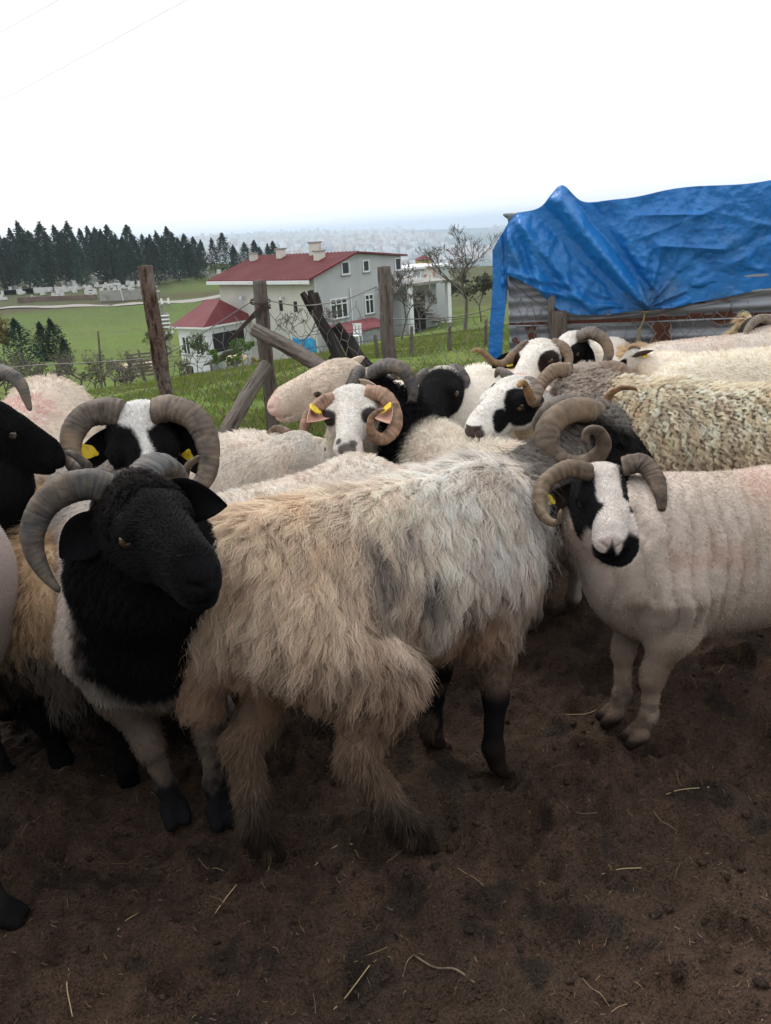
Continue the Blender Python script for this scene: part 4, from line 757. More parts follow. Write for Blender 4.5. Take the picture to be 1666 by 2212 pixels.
sheep('small white sheep with black eye stripe, yellow tag and dark raised ear', name='ewe', pos=(1.72, 3.12), heading=176, s=.97, poll=(1368, 755, 3.30), nose=(1325, 812, 3.36), roll=10, paint=p_s15, seed=37, res=(.016, .007),
      horns=[dict(px=[(1362, 758, 3.3), (1368, 748, 3.28), (1384, 752, 3.26)], r=.026, rings=8, tip=.5, col=((.36, .22, .14), (.3, .18, .1)))], ears=(dict(px=(1412, 757, 3.2), col=BROWNB * 1.6), None), tags=((0, 0, -1), False), fleece=[dict(n=16000, len=.016, k=3, lift=.8, lay=.5, rad=.0008)], face_hair=5000)
def p_s17(c): col = np.repeat(np.array([[.74, .67, .57]]), len(c.P), 0); b = c.B; return mixc(col, [.05, .05, .055], sstep(.01, -.02, np.abs(b[:, 2] - .60) - .035 + (c.n - .5) * .05) * sstep(.16, .10, np.abs(b[:, 0] - .12)) * (b[:, 1] > 0))
sheep('white sheep with a dark patch on its side, right edge behind the curly fleece', name='ewe', pos=(1.62, 3.06), heading=12, s=1.0, tall=1.06, poll=(1690, 760, 3.3), nose=(1760, 800, 3.4), roll=0, paint=lambda c: p_s17(c), seed=39, res=(.015, .01), ears=(dict(px=(1650, 745, 3.4), col=TAN), dict(px=(1642, 762, 3.2), col=[.3, .2, .15])), fleece=[dict(n=24000, len=.022, k=5, clump=.014, pull=.5, lift=.8, lay=.5, curl=(.003, 1), rad=.0008)])
def p_s18(c): return body_shorn(c, np.array([.64, .58, .52]), 0)
sheep('pinkish shorn sheep seen from behind between the white sheep and the shed', name='ewe', pos=(1.66, 3.60), heading=20, s=1.0, tall=1.02, poll=(1565, 775, 3.86), nose=(1640, 800, 4.0), paint=p_s18, seed=41, res=(.016, .011), ears=({'col': GREYW}, {'col': GREYW}), fleece=[dict(n=22000, len=.018, k=3, lift=.8, lay=.5, rad=.0009)])
def p_s19(c): col = mixc(np.repeat(np.array([[.66, .53, .36]]), len(c.P), 0), [.45, .33, .2], .5 * sstep(.4, .7, c.n)); return np.where(c.h[:, None], np.array([[.055, .05, .05]]), col)
sheep('curly cream-fleeced ram with dark grey head and pale horn, far right by the shed', pos=(1.62, 3.93), heading=4, s=.80, tall=1.10, fat=.01, poll=(1640, 690, 3.78), nose=(1690, 765, 3.66), paint=p_s19, seed=43, res=(.016, .008), horns=[dict(px=[(1660, 690, 3.74), (1635, 690, 3.70), (1615, 712, 3.66), (1608, 740, 3.62)], r=.036, rings=22, tip=.3, col=((.28, .24, .20), (.2, .16, .13)))], ears=(None, dict(px=(1612, 745, 3.7))),
      fleece=[dict(gain=1.35, n=34000, len=.07, k=8, clump=.035, pull=.8, lift=.5, lay=.6, curl=(.009, 1.2), rad=.0009)])
sheep('bright white shorn back squeezed between the blazed ram and the long fleece', name='ewe', pos=(-.27, 2.16), heading=38, s=.88, tall=1.0, poll=(.10, 2.62, .50), nose=(960, 1060, 2.85), paint=lambda c: mixc(body_shorn(c, np.array([.72, .66, .60]), 0), [.40, .33, .26], .5 * sstep(.55, .7, c.f)), seed=45, res=(.013, .011), ears=({'col': WHITE}, {'col': WHITE}), fleece=[dict(n=40000, len=.022, k=4, clump=.013, pull=.5, lift=.7, lay=.6, rad=.0006, cc=.4)])
def p_s22(c): return np.where(c.h[:, None], np.array([[.76, .71, .65]]), body_shorn(c, np.array([.64, .58, .52]), 0))
sheep('white sheep with brown inner ears, head lowered in front of the tan-horned ram', name='ewe', pos=(-.70, 2.62), heading=-4, s=.92, poll=(640, 938, 2.50), nose=(705, 985, 2.66), roll=-6, paint=p_s22, seed=47, res=(.014, .006), drop=.5,
      horns=[dict(px=[(625, 935, 2.55), (600, 925, 2.58), (582, 935, 2.6), (575, 945, 2.6)], r=.02, tip=.4, rings=10, col=((.2, .13, .09), (.1, .07, .05)))], ears=(dict(px=(700, 948, 2.5), col=[.6, .5, .42], inn=[.4, .2, .14], face=(1, 0, .2)), dict(px=(622, 985, 2.42), col=[.6, .5, .42], inn=[.14, .07, .05], face=(1, 0, .2), wid=.034)), fleece=[dict(n=26000, len=.022, k=4, clump=.014, pull=.5, lift=.7, lay=.6, rad=.0007, cc=.4)], face_hair=6000)

for lab, x, y, Yd, hdg in (('cream sheep grazing in the lower pen behind the thicket', 281, 826, 44, 175), ('pale sheep walking beside the grazing one in the lower pen', 322, 822, 46, 10), ('distant cream sheep under the cream house wall', 516, 797, 42, 20)):
    Pq = at(x, y, Yd); zq = gz(Pq[0], Yd); fwq = np.array([math.cos(rad(hdg)), math.sin(rad(hdg))]); pp = np.array([Pq[0] + fwq[0] * .55, Yd + fwq[1] * .55, zq + .62])
    q3 = pp + np.array([fwq[0] * .12, fwq[1] * .12, -.2]); dq = q3 - CPOS; dpt = dq @ _F
    sheep(lab, name='ewe', pos=(Pq[0], Yd), zb=zq, heading=hdg, poll=tuple(pp) if Yd < 10 else (833 + FPX * ((pp - CPOS) @ _R) / ((pp - CPOS) @ _F), 1106 - FPX * ((pp - CPOS) @ _U) / ((pp - CPOS) @ _F), pp[1]), nose=(833 + FPX * (dq @ _R) / dpt, 1106 - FPX * (dq @ _U) / dpt, q3[1]), paint=lambda c: body_shorn(c, CREAM), seed=60, res=(.03, .02), fat=.03, eyes=False, ears=({'col': CREAM}, {'col': CREAM}))

# ------------------------------------------------------------------ materials of the setting
M_wood = mat('weathered_wood', (0.15, 0.125, 0.105), rough=0.9, spec=0.15, noise=[(5, (0.24, 0.215, 0.20), 0.45, 0.7, 6, (3, 3, .4)), (14, (0.06, 0.04, 0.03), 0.55, 0.7, 6, (3, 3, .35))], bump=[(16, 1.0, 0.035, (3, 3, .2)), (70, 0.8, 0.01, (2, 2, .5))])
M_bark = mat('reddish_bark', (0.15, 0.105, 0.085), rough=0.95, spec=0.1, noise=[(9, (0.25, 0.21, 0.185), 0.48, 0.66, 6, (2, 2, .5)), (22, (0.05, 0.028, 0.02), 0.52, 0.66, 6, (2, 2, .6))], bump=[(22, 1.0, 0.04, (2, 2, .5)), (90, 0.9, 0.012)])
M_char = mat('charred_wood', (0.03, 0.026, 0.024), rough=0.85, spec=0.2, noise=[(12, (0.09, 0.075, 0.065), 0.52, 0.72, 6, (3, 3, .4))], bump=[(18, 0.9, 0.012, (3, 3, .3))])
M_wire = mat('galvanised_wire', (0.16, 0.155, 0.145), rough=0.6, spec=0.4, metal=0.3, noise=[(8, (0.28, 0.27, 0.25), 0.45, 0.6)])
M_rust = mat('rusty_wire', (0.06, 0.045, 0.038), rough=0.8, spec=0.2)
M_tin = mat('corrugated_tin', (0.25, 0.27, 0.30), rough=0.5, spec=0.4, metal=0.25, noise=[(3, (0.34, 0.36, 0.385), 0.45, 0.65, 6, (.5, 2, 4)), (9, (0.16, 0.165, 0.175), 0.55, 0.72, 6, (.3, 1, 3)), (4, (0.13, 0.07, 0.05), 0.66, 0.74, 5)], bump=[(60, 0.3, 0.003)])
M_redrust = mat('red_brown_rust', (0.105, 0.042, 0.03), rough=0.85, spec=0.15, noise=[(25, (0.16, 0.075, 0.055), 0.5, 0.7), (9, (0.06, 0.03, 0.025), 0.55, 0.7)])
M_ring = mat('pale_rust_rim', (0.30, 0.25, 0.23), rough=0.85, spec=0.15)
M_wall_c = mat('cream_render', (0.60, 0.585, 0.53), rough=0.95, spec=0.1, noise=[(0.5, (0.50, 0.50, 0.47), 0.45, 0.7, 6), (1.4, (0.66, 0.63, 0.54), 0.55, 0.75, 5), (0.9, (0.42, 0.41, 0.38), 0.62, 0.78, 7, (2.5, 2.5, .35))])
M_wall_g = mat('grey_cement', (0.44, 0.46, 0.47), rough=0.95, spec=0.1, noise=[(0.6, (0.38, 0.40, 0.41), 0.45, 0.7, 6), (2.0, (0.50, 0.51, 0.51), 0.6, 0.8, 5), (0.9, (0.32, 0.33, 0.33), 0.62, 0.78, 7, (2.5, 2.5, .35))])
M_white = mat('white_paint', (0.72, 0.74, 0.76), rough=0.7, noise=[(3, (0.62, 0.63, 0.64), 0.5, 0.75)])
M_roof = mat('red_sheet_roof', (0.135, 0.030, 0.036), rough=0.7, spec=0.2, noise=[(0.7, (0.165, 0.048, 0.052), 0.45, 0.7), (6, (0.10, 0.028, 0.03), 0.6, 0.75)])
M_glass = mat('window_glass', (0.03, 0.035, 0.04), rough=0.08, spec=0.6)
M_conc = mat('bare_concrete', (0.30, 0.29, 0.27), rough=0.95, noise=[(1.5, (0.2, 0.195, 0.18), 0.45, 0.7, 6)])
M_dark = mat('dark_opening', (0.02, 0.02, 0.022), rough=0.9)
M_leaf = mat('conifer_foliage', attr='col', rough=0.9, spec=0.1)
M_green = mat('leaf_green', attr='col', rough=0.7, spec=0.2, trans=0.25)
M_twig = mat('bare_twigs', (0.10, 0.085, 0.075), rough=0.95, spec=0.1, noise=[(5, (0.16, 0.14, 0.13), 0.4, 0.7)])
M_stone = mat('white_marble', (0.55, 0.55, 0.54), rough=0.7, noise=[(2, (0.38, 0.38, 0.37), 0.5, 0.7)])
M_blue = mat('blue_sheet', (0.02, 0.24, 0.50), rough=0.5, noise=[(3, (0.04, 0.34, 0.6), 0.45, 0.65)])
M_yel = mat('yellow_render', (0.52, 0.42, 0.2), rough=0.9, noise=[(1, (0.45, 0.36, 0.19), 0.5, 0.7)])

# ------------------------------------------------------------------ tin shed with its blue tarpaulin
SA, SB = at(1100, 660, 4.5), at(1666, 640, 4.12); SA[2] = SB[2] = 0
sdir = (SB - SA) / np.linalg.norm(SB - SA); snrm = np.array([sdir[1], -sdir[0], 0])          # outward, towards the camera
S_ANG = math.atan2(sdir[1], sdir[0]); SLEN = 3.0
shed = empty('tin_shed', tuple(SA), S_ANG); tag(shed, 'low grey corrugated tin shed with rust spots, under the blue tarp', 'shed')
def shed_xy(x, y, off=0.0):
    """picture position -> (along, height) on the shed's front"""
    d = _F + (x - 833) / FPX * _R + (1106 - y) / FPX * _U; t = ((SA + snrm * off - CPOS) @ snrm) / (d @ snrm); P = CPOS + d * t; return float((P - SA) @ sdir), float(P[2])
def tin_sheet(a0, a1, z0, z1, y, lam=.076, amp=.011, name='tin_sheet', wob=0):
    zs = np.arange(z0, z1, lam / 10); xs = np.linspace(a0, a1, 24); X, Z = np.meshgrid(xs, zs)
    Yv = y + amp * np.sin(Z * 2 * np.pi / lam) + .006 * np.sin(X * 5 + wob) + .004 * np.sin(X * 13 + Z * 9 + wob)
    V = np.stack([X, -Yv, Z + .008 * (X - a0) + .004 * np.sin(X * 3 + wob)], -1).reshape(-1, 3); m, n = X.shape; i = np.arange(m - 1)[:, None] * n; j = np.arange(n - 1)[None]
    o = npmesh(name, V, np.stack([i + j, i + j + 1, i + n + j + 1, i + n + j], -1).reshape(-1, 4), M_tin, shed); sm = o.modifiers.new('thick', 'SOLIDIFY'); sm.thickness = .0015; return o
tin_sheet(0, 3.0, .02, .74, .0, wob=0.3); tin_sheet(0, 3.0, .715, 1.33, .022, wob=1.7)
mb = MB()                                   # roof, back and end walls close the shed
mb.add([(-.03, .012, 1.315), (3.02, .012, 1.345), (3.02, 2.4, 1.12), (-.03, 2.4, 1.10), (-.03, .012, 1.325), (3.02, .012, 1.355), (3.02, 2.4, 1.13), (-.03, 2.4, 1.11)], [(0, 3, 2, 1), (4, 5, 6, 7), (0, 1, 5, 4), (1, 2, 6, 5), (2, 3, 7, 6), (3, 0, 4, 7)]); mb.build('roof', M_tin, shed)
mb = MB(); mb.box((0.0, .03, 0), (.02, 2.37, 1.08)); mb.build('end_wall', M_tin, shed); mb = MB(); mb.box((0.0, 2.38, 0), (3, 2.40, 1.09)); mb.build('back_wall', M_tin, shed); mb = MB(); mb.box((2.98, .03, 0), (3.0, 2.37, 1.08)); mb.build('end_wall', M_tin, shed)
def rustspot(pts, name='rust_patch'):
    """rounded blotch of bare rust with a pale rim, lying on the tin"""
    for k, (grow, m_, off) in enumerate(((1.14, M_ring, .016), (1.0, M_redrust, .0195))):
        mb = MB()
        for q, (x, y, r) in enumerate(pts):
            a, z = shed_xy(x, y, .02); rr = r * grow / 1662 * 4.4; n = 22
            vs = [(a, -.0 - off - .0004 * q, z)] + [(a + rr * math.cos(t) * (1 + .10 * math.sin(3 * t + x)), -off - .0004 * q, z + rr * 1.05 * math.sin(t) * (1 + .08 * math.sin(2 * t + y))) for t in np.linspace(0, 2 * math.pi, n, endpoint=False)]
            mb.add(vs, [(0, 1 + i, 1 + (i + 1) % n) for i in range(n)])
        mb.build(name if k else 'rust_rim', m_, shed)
rustspot([(1430, 702, 17), (1430, 735, 19)]); rustspot([(1150, 727, 9), (1139, 708, 6), (1152, 708, 6)]); rustspot([(1562, 680, 19), (1566, 665, 15), (1500, 675, 12), (1512, 667, 14)]); rustspot([(1112, 735, 6), (1118, 742, 5)])
mb = MB(); z_ = .735
mb.add([(.0, -.024, z_ - .016), (3.0, -.024, z_ + .005), (3.0, -.034, z_ + .03), (.0, -.034, z_ + .005)], [(0, 1, 2, 3)]); o = mb.build('rust_seam', M_redrust, shed)
a_, z_ = shed_xy(1212, 700); mb = MB()
def log(name, P0, P1, r0, r1, material, parent=None, seed=0, bend=.01, n=70, rough_=.26, fork=None):
    W0, W1 = Vector(P0), Vector(P1); quat = (W1 - W0).to_track_quat('Z', 'X'); P0 = np.zeros(3); P1 = np.array([0, 0, (W1 - W0).length]); t = np.linspace(0, 1, n)[:, None]; rg = np.random.default_rng(seed)
    ax = P1 - P0; ln = np.linalg.norm(ax); a = np.cross(ax, [.3, .8, .2]); a /= np.linalg.norm(a); b = np.cross(ax, a); b /= np.linalg.norm(b)
    C = P0 + ax * t + a * bend * np.sin(t * 3.1 + rg.random() * 2) + b * bend * .7 * np.sin(t * 5 + rg.random() * 6)
    r = (r0 + (r1 - r0) * t[:, 0]); m = 24; th = np.linspace(0, 2 * np.pi, m, endpoint=False)
    q = np.stack([np.repeat(t[:, 0] * ln * 2.0, m), np.tile(np.cos(th), n) * 1.3, np.tile(np.sin(th), n) * 1.3], -1)
    q2 = q * (8, 2.2, 2.2); rd = 1 + rough_ * 1.7 * (fbm(q, 1.6, seed) - .5) * 2 + rough_ * 1.2 * (fbm(q * (.5, 4, 4), 1, seed + 5) - .5) * 2 + .5 * rough_ * (fbm(q2, 1, seed + 9) - .5)
    V, F = sweep(C, r, m, ridge=rd.reshape(n, m)); V = V.reshape(n, m, 3)
    e0, e1 = V[0].mean(0), V[-1].mean(0) + ax / ln * r1 * .12; V = np.concatenate([V.reshape(-1, 3), e0[None], e1[None]]); k = n * m
    caps = np.array([[k, (i + 1) % m, i] for i in range(m)] + [[k + 1, (n - 1) * m + i, (n - 1) * m + (i + 1) % m] for i in range(m)])
    o = npmesh(name, V, [F, caps], material, parent, loc=tuple(W0)); o.rotation_mode = 'QUATERNION'; o.rotation_quaternion = quat; return o
log('shed_post', (a_ + .015, -.075, 0), (a_ - .01, -.07, .80), .042, .040, M_wood, shed, 3)
a_, z_ = shed_xy(1192, 690); mb.box((a_ - .018, -.062, z_ - .03), (a_ + .018, -.04, z_ + .14)); mb.build('plank', M_wood, shed, bevel=.003)
# tarpaulin: sheet in (along, down) coordinates on the shed front, with folds gathered at a tied corner
M_tarp = mat('blue_tarpaulin', (0.012, 0.18, 0.54), rough=0.36, spec=0.5, noise=[(2.2, (0.018, 0.20, 0.56), 0.42, 0.65, 5), (7, (0.010, 0.14, 0.44), 0.55, 0.75, 6), (30, (0.14, 0.15, 0.15), 0.72, 0.80, 4), (3.2, (0.05, 0.15, 0.30), 0.56, 0.72, 7)], bump=[(13, 0.55, 0.03), (40, 0.5, 0.012), (420, 0.3, 0.001)], trans=0.12)
_bot = [(-.075, 755), (-.05, 757), (-.03, 752), (-.012, 735)]
tie = shed_xy(1395, 668, .05); pk = shed_xy(1212, 432, .05)
def bot_z(a):
    pts = [shed_xy(x, y, .05) for x, y in ((1098, 596), (1130, 606), (1160, 622), (1182, 648), (1205, 668), (1245, 680), (1300, 681), (1350, 675), (1385, 670), (1395, 672), (1405, 670), (1450, 664), (1540, 648), (1666, 622))]
    A = np.array(pts); A = np.vstack([A, [3.05, A[-1, 1] + .05]]); return np.interp(a, A[:, 0], A[:, 1])
na, nbv = 340, 170
aa = np.concatenate([np.linspace(-.085, .0, 26, endpoint=False), np.linspace(.0, 3.04, na)]); NA = len(aa)
zb = bot_z(aa); tail = aa < 0; zb = np.where(tail, np.interp(aa, [-.085, -.06, -.035, -.01, 0], [.40, .36, .37, .52, zb[26]]), zb)
def top_z(a):
    z = np.interp(a, [-.085, 0, .05, 1.6, 3.1], [1.14, 1.27, 1.325, 1.42, 1.50]); return z + .105 * np.exp(-((a - pk[0]) / .075) ** 2) + .012 * np.sin(a * 9) * sstep(.5, .8, a)
zt = top_z(aa); v = np.linspace(0, 1, nbv)[:, None]; AA = np.repeat(aa[None], nbv, 0); ZZ = zt[None] * (1 - v) + zb[None] * v
q = np.stack([AA.ravel(), ZZ.ravel(), np.zeros(AA.size)], -1)
def seg_ridge(p0, p1, w, h, w1=None, sharp=False):
    p0, p1 = np.array(p0), np.array(p1); d = p1 - p0; L_ = np.linalg.norm(d); d /= L_; r = q[:, :2] - p0; t = np.clip(r @ d, 0, L_); dist = r @ np.array([-d[1], d[0]]); ww = w + ((w1 or w) - w) * t / L_; off = np.linalg.norm(r - t[:, None] * d, axis=1) - np.abs(dist) * ((r @ d >= 0) & (r @ d <= L_))
    return h * (np.exp(-np.abs(dist) / ww) if sharp else np.exp(-(dist / ww) ** 2)) * np.exp(-(np.maximum(np.linalg.norm(r - t[:, None] * d, axis=1) - np.abs(dist), 0) / .05) ** 2)
dsp = np.full(len(q), .045)
dx_, dz_ = q[:, 0] - tie[0], q[:, 1] - tie[1]; rr_ = np.hypot(dx_, dz_); ph_ = np.arctan2(dz_, dx_)
wob = (fbm(q, 5, 201) - .5)
dsp += .022 * np.exp(-rr_ / .22) * np.sin(ph_ * 15 + wob * 3) * sstep(.0, .05, rr_) + .010 * np.exp(-rr_ / .35) * np.sin(ph_ * 27 + 2 + wob * 5) * sstep(.02, .1, rr_); dsp -= .03 * np.exp(-(rr_ / .06) ** 2)
dsp += seg_ridge(pk, (tie[0] - .02, tie[1] + .04), .06, .085, .022) - seg_ridge((pk[0] + .10, pk[1] - .02), (tie[0] + .02, tie[1] + .09), .045, .05, .02) - seg_ridge((pk[0] - .09, pk[1] - .06), (tie[0] - .12, tie[1] + .05), .05, .04, .03)
dsp += seg_ridge((.10, 1.24), (.22, .82), .03, .045) + seg_ridge((.02, 1.18), (.14, .86), .025, .04) + seg_ridge((.08, 1.26), (.45, .80), .03, .035) + seg_ridge((.0, 1.02), (.30, .94), .02, .03) + seg_ridge((.0, .96), (.35, .88), .022, .035)
for k_ in range(60):
    r0 = np.random.default_rng(300 + k_); x0, z0 = r0.random() * 2.9 + .1, .75 + r0.random() * .6; an = r0.normal(-.5, .7); L0 = .12 + .5 * r0.random(); dsp += seg_ridge((x0, z0), (x0 + L0 * math.cos(an), z0 + L0 * math.sin(an)), .010 + .03 * r0.random(), r0.normal(0, .016), sharp=True)
rid = lambda sc, sd: 1 - np.abs(fbm(q * (1, .7, 1), sc, sd, 3) * 2 - 1)
dsp += .030 * (fbm(q, 2.2, 205) - .5) + .034 * (rid(4.5, 207) - .8) + .022 * (rid(11, 208) - .8) + .012 * (rid(26, 209) - .8) + .018 * sstep(.75, .15, q[:, 0]) * (rid(9, 210) - .8) * 2
dsp += .05 * np.sin(np.clip((zt.max() - q[:, 1]) / .7, 0, 1) * 3.14) * .5; edge_ = (v + 0 * AA).ravel(); dsp += .018 * sstep(.93, 1, edge_) * np.sin(q[:, 0] * 22 + wob * 6)
Yv = np.where(q[:, 0] < 0, -.03 + dsp * .8 + .03 * np.sin(q[:, 0] * 90 + q[:, 1] * 4), dsp); Yv = np.maximum(Yv, .040)
# over the top edge the sheet turns back across the roof
TV = np.stack([q[:, 0] + .004 * wob - .03 * (q[:, 0] < 0) * sstep(1.0, .6, q[:, 1]), -Yv, q[:, 1]], -1).reshape(nbv, NA, 3)
nbk = 14; bk = np.stack([np.stack([aa, .10 * (k + 1) - Yv.reshape(nbv, NA)[0] * (1 - .1 * k), zt - .012 * (k + 1) + .004 * np.sin(aa * 11 + k)], -1) for k in range(nbk)])[::-1]
TV = np.concatenate([bk, TV]); m, n = TV.shape[:2]; i = np.arange(m - 1)[:, None] * n; j = np.arange(n - 1)[None]
tarp = npmesh('tarpaulin', TV.reshape(-1, 3), np.stack([i + j, i + n + j, i + n + j + 1, i + j + 1], -1).reshape(-1, 4), M_tarp); tarp.location = tuple(SA); tarp.rotation_euler = (0, 0, S_ANG); 
for _a in (.55, 1.45, 2.1, 2.7):
    _i = int(np.argmin(np.abs(aa - _a))); _p = TV[-3, _i]; mb = MB(); mb.tube([(_p[0] + .011 * math.cos(q_), _p[1] - .003, _p[2] + .011 * math.sin(q_)) for q_ in np.linspace(0, 6.283, 13)], .0035, 5, False); mb.build('eyelet', M_wire, tarp)
tag(tarp, 'creased bright blue tarpaulin tied over the tin shed', 'tarpaulin')
sm = tarp.modifiers.new('thick', 'SOLIDIFY'); sm.thickness = .0015
# cord from the gathered corner
M_cord = mat('straw_cord', (0.36, 0.28, 0.13), rough=0.9, noise=[(60, (0.22, 0.17, 0.08), 0.45, 0.65)])
def shed_w(a, z, off): return SA + sdir * a + snrm * off + np.array([0, 0, z])
mb = MB(); p0 = (tie[0], tie[1]); cpt = [shed_w(tie[0], tie[1] - .01, .06), shed_w(tie[0] - .015, tie[1] - .08, .05), shed_w(tie[0] - .035, tie[1] - .12, .05), shed_w(tie[0] - .03, tie[1] - .22, .045), shed_w(tie[0] - .02, tie[1] - .32, .045)]
mb.tube(catmull(cpt, 24), .004, 6); mb.tube(catmull([c + np.array([.012 * (k > 1), 0, 0]) for k, c in enumerate(cpt)], 24), .003, 6); mb.tube(catmull([shed_w(tie[0] + .016 * math.cos(t_), tie[1] - .012, .05 + .02 * math.sin(t_)) for t_ in np.linspace(0, 6.4, 9)], 20), .004, 5)
tag(mb.build('tie_cord', M_cord, None, True), 'thin yellow cord hanging from the tied tarp corner', 'cord')

# ------------------------------------------------------------------ pen fence: posts, braces and hexagonal netting
FG = 'weathered timber of the pen fence'
def post(label, top, bot, r0, r1, m_, seed, cat='fence post', name='fence_post', bend=.012):
    P1 = at(*top); P0 = at(*bot); r0, r1 = r0 * .76, r1 * .76
    if bot[2] > 0 and P0[2] > .02 and cat == 'fence post': P0 = P0 + (P0 - P1) * ((P0[2] + .15) / max(P1[2] - P0[2], .1))
    return tag(log(name, P0, P1, r0, r1, m_, None, seed, bend), label, cat, FG)
post('tall weathered fence post with peeling reddish bark, left', (315, 574, 4.0), (358, 885, 3.98), .052, .040, M_bark, 11)
post('grey fence post bound with wire, holding two leaning poles', (563, 606, 4.0), (586, 945, 3.98), .045, .040, M_wood, 12)
post('wood-wormed fence post right of the black leaning logs', (825, 576, 4.3), (842, 800, 4.3), .052, .040, M_wood, 13)
post('long pole sloping down right from the wire-bound post', (551, 716, 3.90), (770, 835, 3.60), .046, .040, M_wood, 14, 'pole', 'leaning_pole')
post('grey pole propped down left against the wire-bound post', (580, 792, 3.86), (462, 962, 3.50), .046, .044, M_wood, 15, 'pole', 'leaning_pole')
fl_ = post('black forked log leaning left between the fence posts', (680, 670, 4.25), (762, 830, 4.15), .048, .036, M_char, 16, 'log', 'leaning_log')
for k, (x, y) in enumerate(((652, 633), (668, 628), (682, 632))):
    f_ = log('fork', at(682 + k * 3, 676, 4.25 - .01 * k), at(x, y, 4.24), .022, .013, M_char, None, 40 + k, .004, 16); bpy.context.view_layer.update(); f_.parent = fl_; f_.matrix_parent_inverse = fl_.matrix_world.inverted()
post('short black log leaning behind the forked log', (722, 704, 4.4), (795, 815, 4.4), .045, .036, M_char, 17, 'log', 'leaning_log'); post('stubby charred stump against the forked log', (722, 768, 4.35), (760, 835, 4.3), .05, .045, M_char, 18, 'log', 'leaning_log')
post('dark log end poking out right of the black logs', (748, 730, 4.45), (800, 800, 4.45), .045, .04, M_char, 19, 'log', 'leaning_log')
def netting(label, top, drop, cell, seed, rw=.0019, crump=.05, sag=.0, material=None, tilt=0):
    """hexagonal wire netting hung along a line of picture points"""
    T = resample(catmull([at(*p) for p in top], 80), 200); ln = np.linalg.norm(np.diff(T, axis=0), axis=1).sum(); w = cell; h = cell * .86; segs = []
    nu = int(ln / w); nv = int(drop / h)
    for r in range(nv):
        for c in range(nu):
            o = .5 * (r % 2); x0 = (c + o) * w; y0 = r * h
            segs += [((x0, y0 + h * .33), (x0, y0 + h * .66 + .0)), ((x0, y0 + h * .66), (x0 + w * .5, y0 + h * 1.33 - .33 * h * 0)), ((x0, y0 + h * .66), (x0 - w * .5, y0 + h * 1.33))]
    S = np.array(segs); uv = S.reshape(-1, 2); t = np.clip(uv[:, 0] / ln, 0, 1) * 199; i = np.clip(t.astype(int), 0, 198); f = (t - i)[:, None]; P = T[i] * (1 - f) + T[i + 1] * f; P = P - np.array([0, 0, 1.0]) * uv[:, 1:2]
    u3 = np.stack([uv[:, 0], uv[:, 1], np.zeros(len(uv))], -1); nn = lambda s, k: (fbm(u3, s, seed + k, 2) - .5)
    P = P + np.stack([nn(3, 0) * crump * 1.5 + nn(16, 4) * .5 * cell, nn(2.5, 1) * crump * 2.5, nn(3, 2) * crump * 1.6 + nn(17, 5) * .5 * cell - sag * np.sin(np.clip(uv[:, 0] / ln, 0, 1) * 3.14)], -1)
    P[:, 2] = np.maximum(P[:, 2], ground_z(P[:, 0], P[:, 1]) - .02); E = P.reshape(-1, 2, 3); d = E[:, 1] - E[:, 0]; L_ = np.linalg.norm(d, axis=1, keepdims=True); ok = (L_[:, 0] > 1e-3) & (L_[:, 0] < cell * 2.5); E, d, L_ = E[ok], d[ok], L_[ok]; d /= L_
    a = np.cross(d, [.2, .9, .3]); a /= np.linalg.norm(a, axis=1, keepdims=True); b = np.cross(d, a); V = []
    for e in (0, 1):
        for th in (0, 2.1, 4.2): V.append(E[:, e] + rw * (math.cos(th) * a + math.sin(th) * b))
    V = np.stack(V, 1).reshape(-1, 3); k = np.arange(len(E))[:, None] * 6; F = np.concatenate([k + np.array([[0, 1, 4, 3]]), k + np.array([[1, 2, 5, 4]]), k + np.array([[2, 0, 3, 5]])])
    mb = MB(); tw = resample(T, 40) + np.array([0, 0, .004]); Vt, Ft = sweep(tw, np.full(40, rw * 1.6), 5)
    return tag(npmesh('wire_netting', np.concatenate([V, Vt]), [F, Ft + len(V)], material or M_wire), label, 'wire netting')
netting('sagging hexagonal wire netting left of the barky post', [(-120, 815, 3.9), (60, 792, 3.95), (200, 785, 4.0), (345, 770, 4.0), (440, 720, 4.0), (545, 652, 4.0)], .75, .080, 401, crump=.10)
netting('hexagonal netting stretched between the wire-bound and wormed posts', [(575, 650, 4.02), (650, 662, 4.1), (740, 650, 4.2), (812, 622, 4.3)], .8, .080, 411, crump=.05)
netting('netting running from the wormed post to the shed', [(838, 690, 4.35), (930, 690, 4.4), (1020, 680, 4.5), (1096, 655, 4.52)], .5, .075, 421, crump=.04)
def at_shed(x, y, off): a, z = shed_xy(x, y, off); p = shed_w(a, z, off); return p
_T = [at_shed(x, y, .037) for x, y in ((1104, 612), (1180, 668), (1250, 690), (1450, 672), (1660, 634))]
_at = at
def at(*p): return np.array(p[1]) if p[0] == 'w' else _at(*p)
netting('netting across the tin wall under the blue tarp', [('w', p) for p in _T], .40, .072, 431, crump=.006)
mb = MB()
for k in range(4):
    mb.tube(catmull([at(577, 652 + 3 * k, 3.95), at(556, 668 + 5 * k, 3.94), at(535 + 3 * k, 690, 3.95), at(515, 712 + 3 * k, 3.95), at(492 + 6 * k, 738 - 3 * k, 3.96)], 30), .0035, 5)
for k in range(3): mb.tube(catmull([at(563 + 22 * math.cos(t_), 650 + k * 5 + 6 * math.sin(t_ + k), 4.0 - .06 * math.sin(t_)) for t_ in np.linspace(0, 6.6, 12)], 40), .003, 5)
tag(mb.build('wire_bundle', M_rust, None, True), 'dark twisted wire bundle tied round the grey post', 'wire')
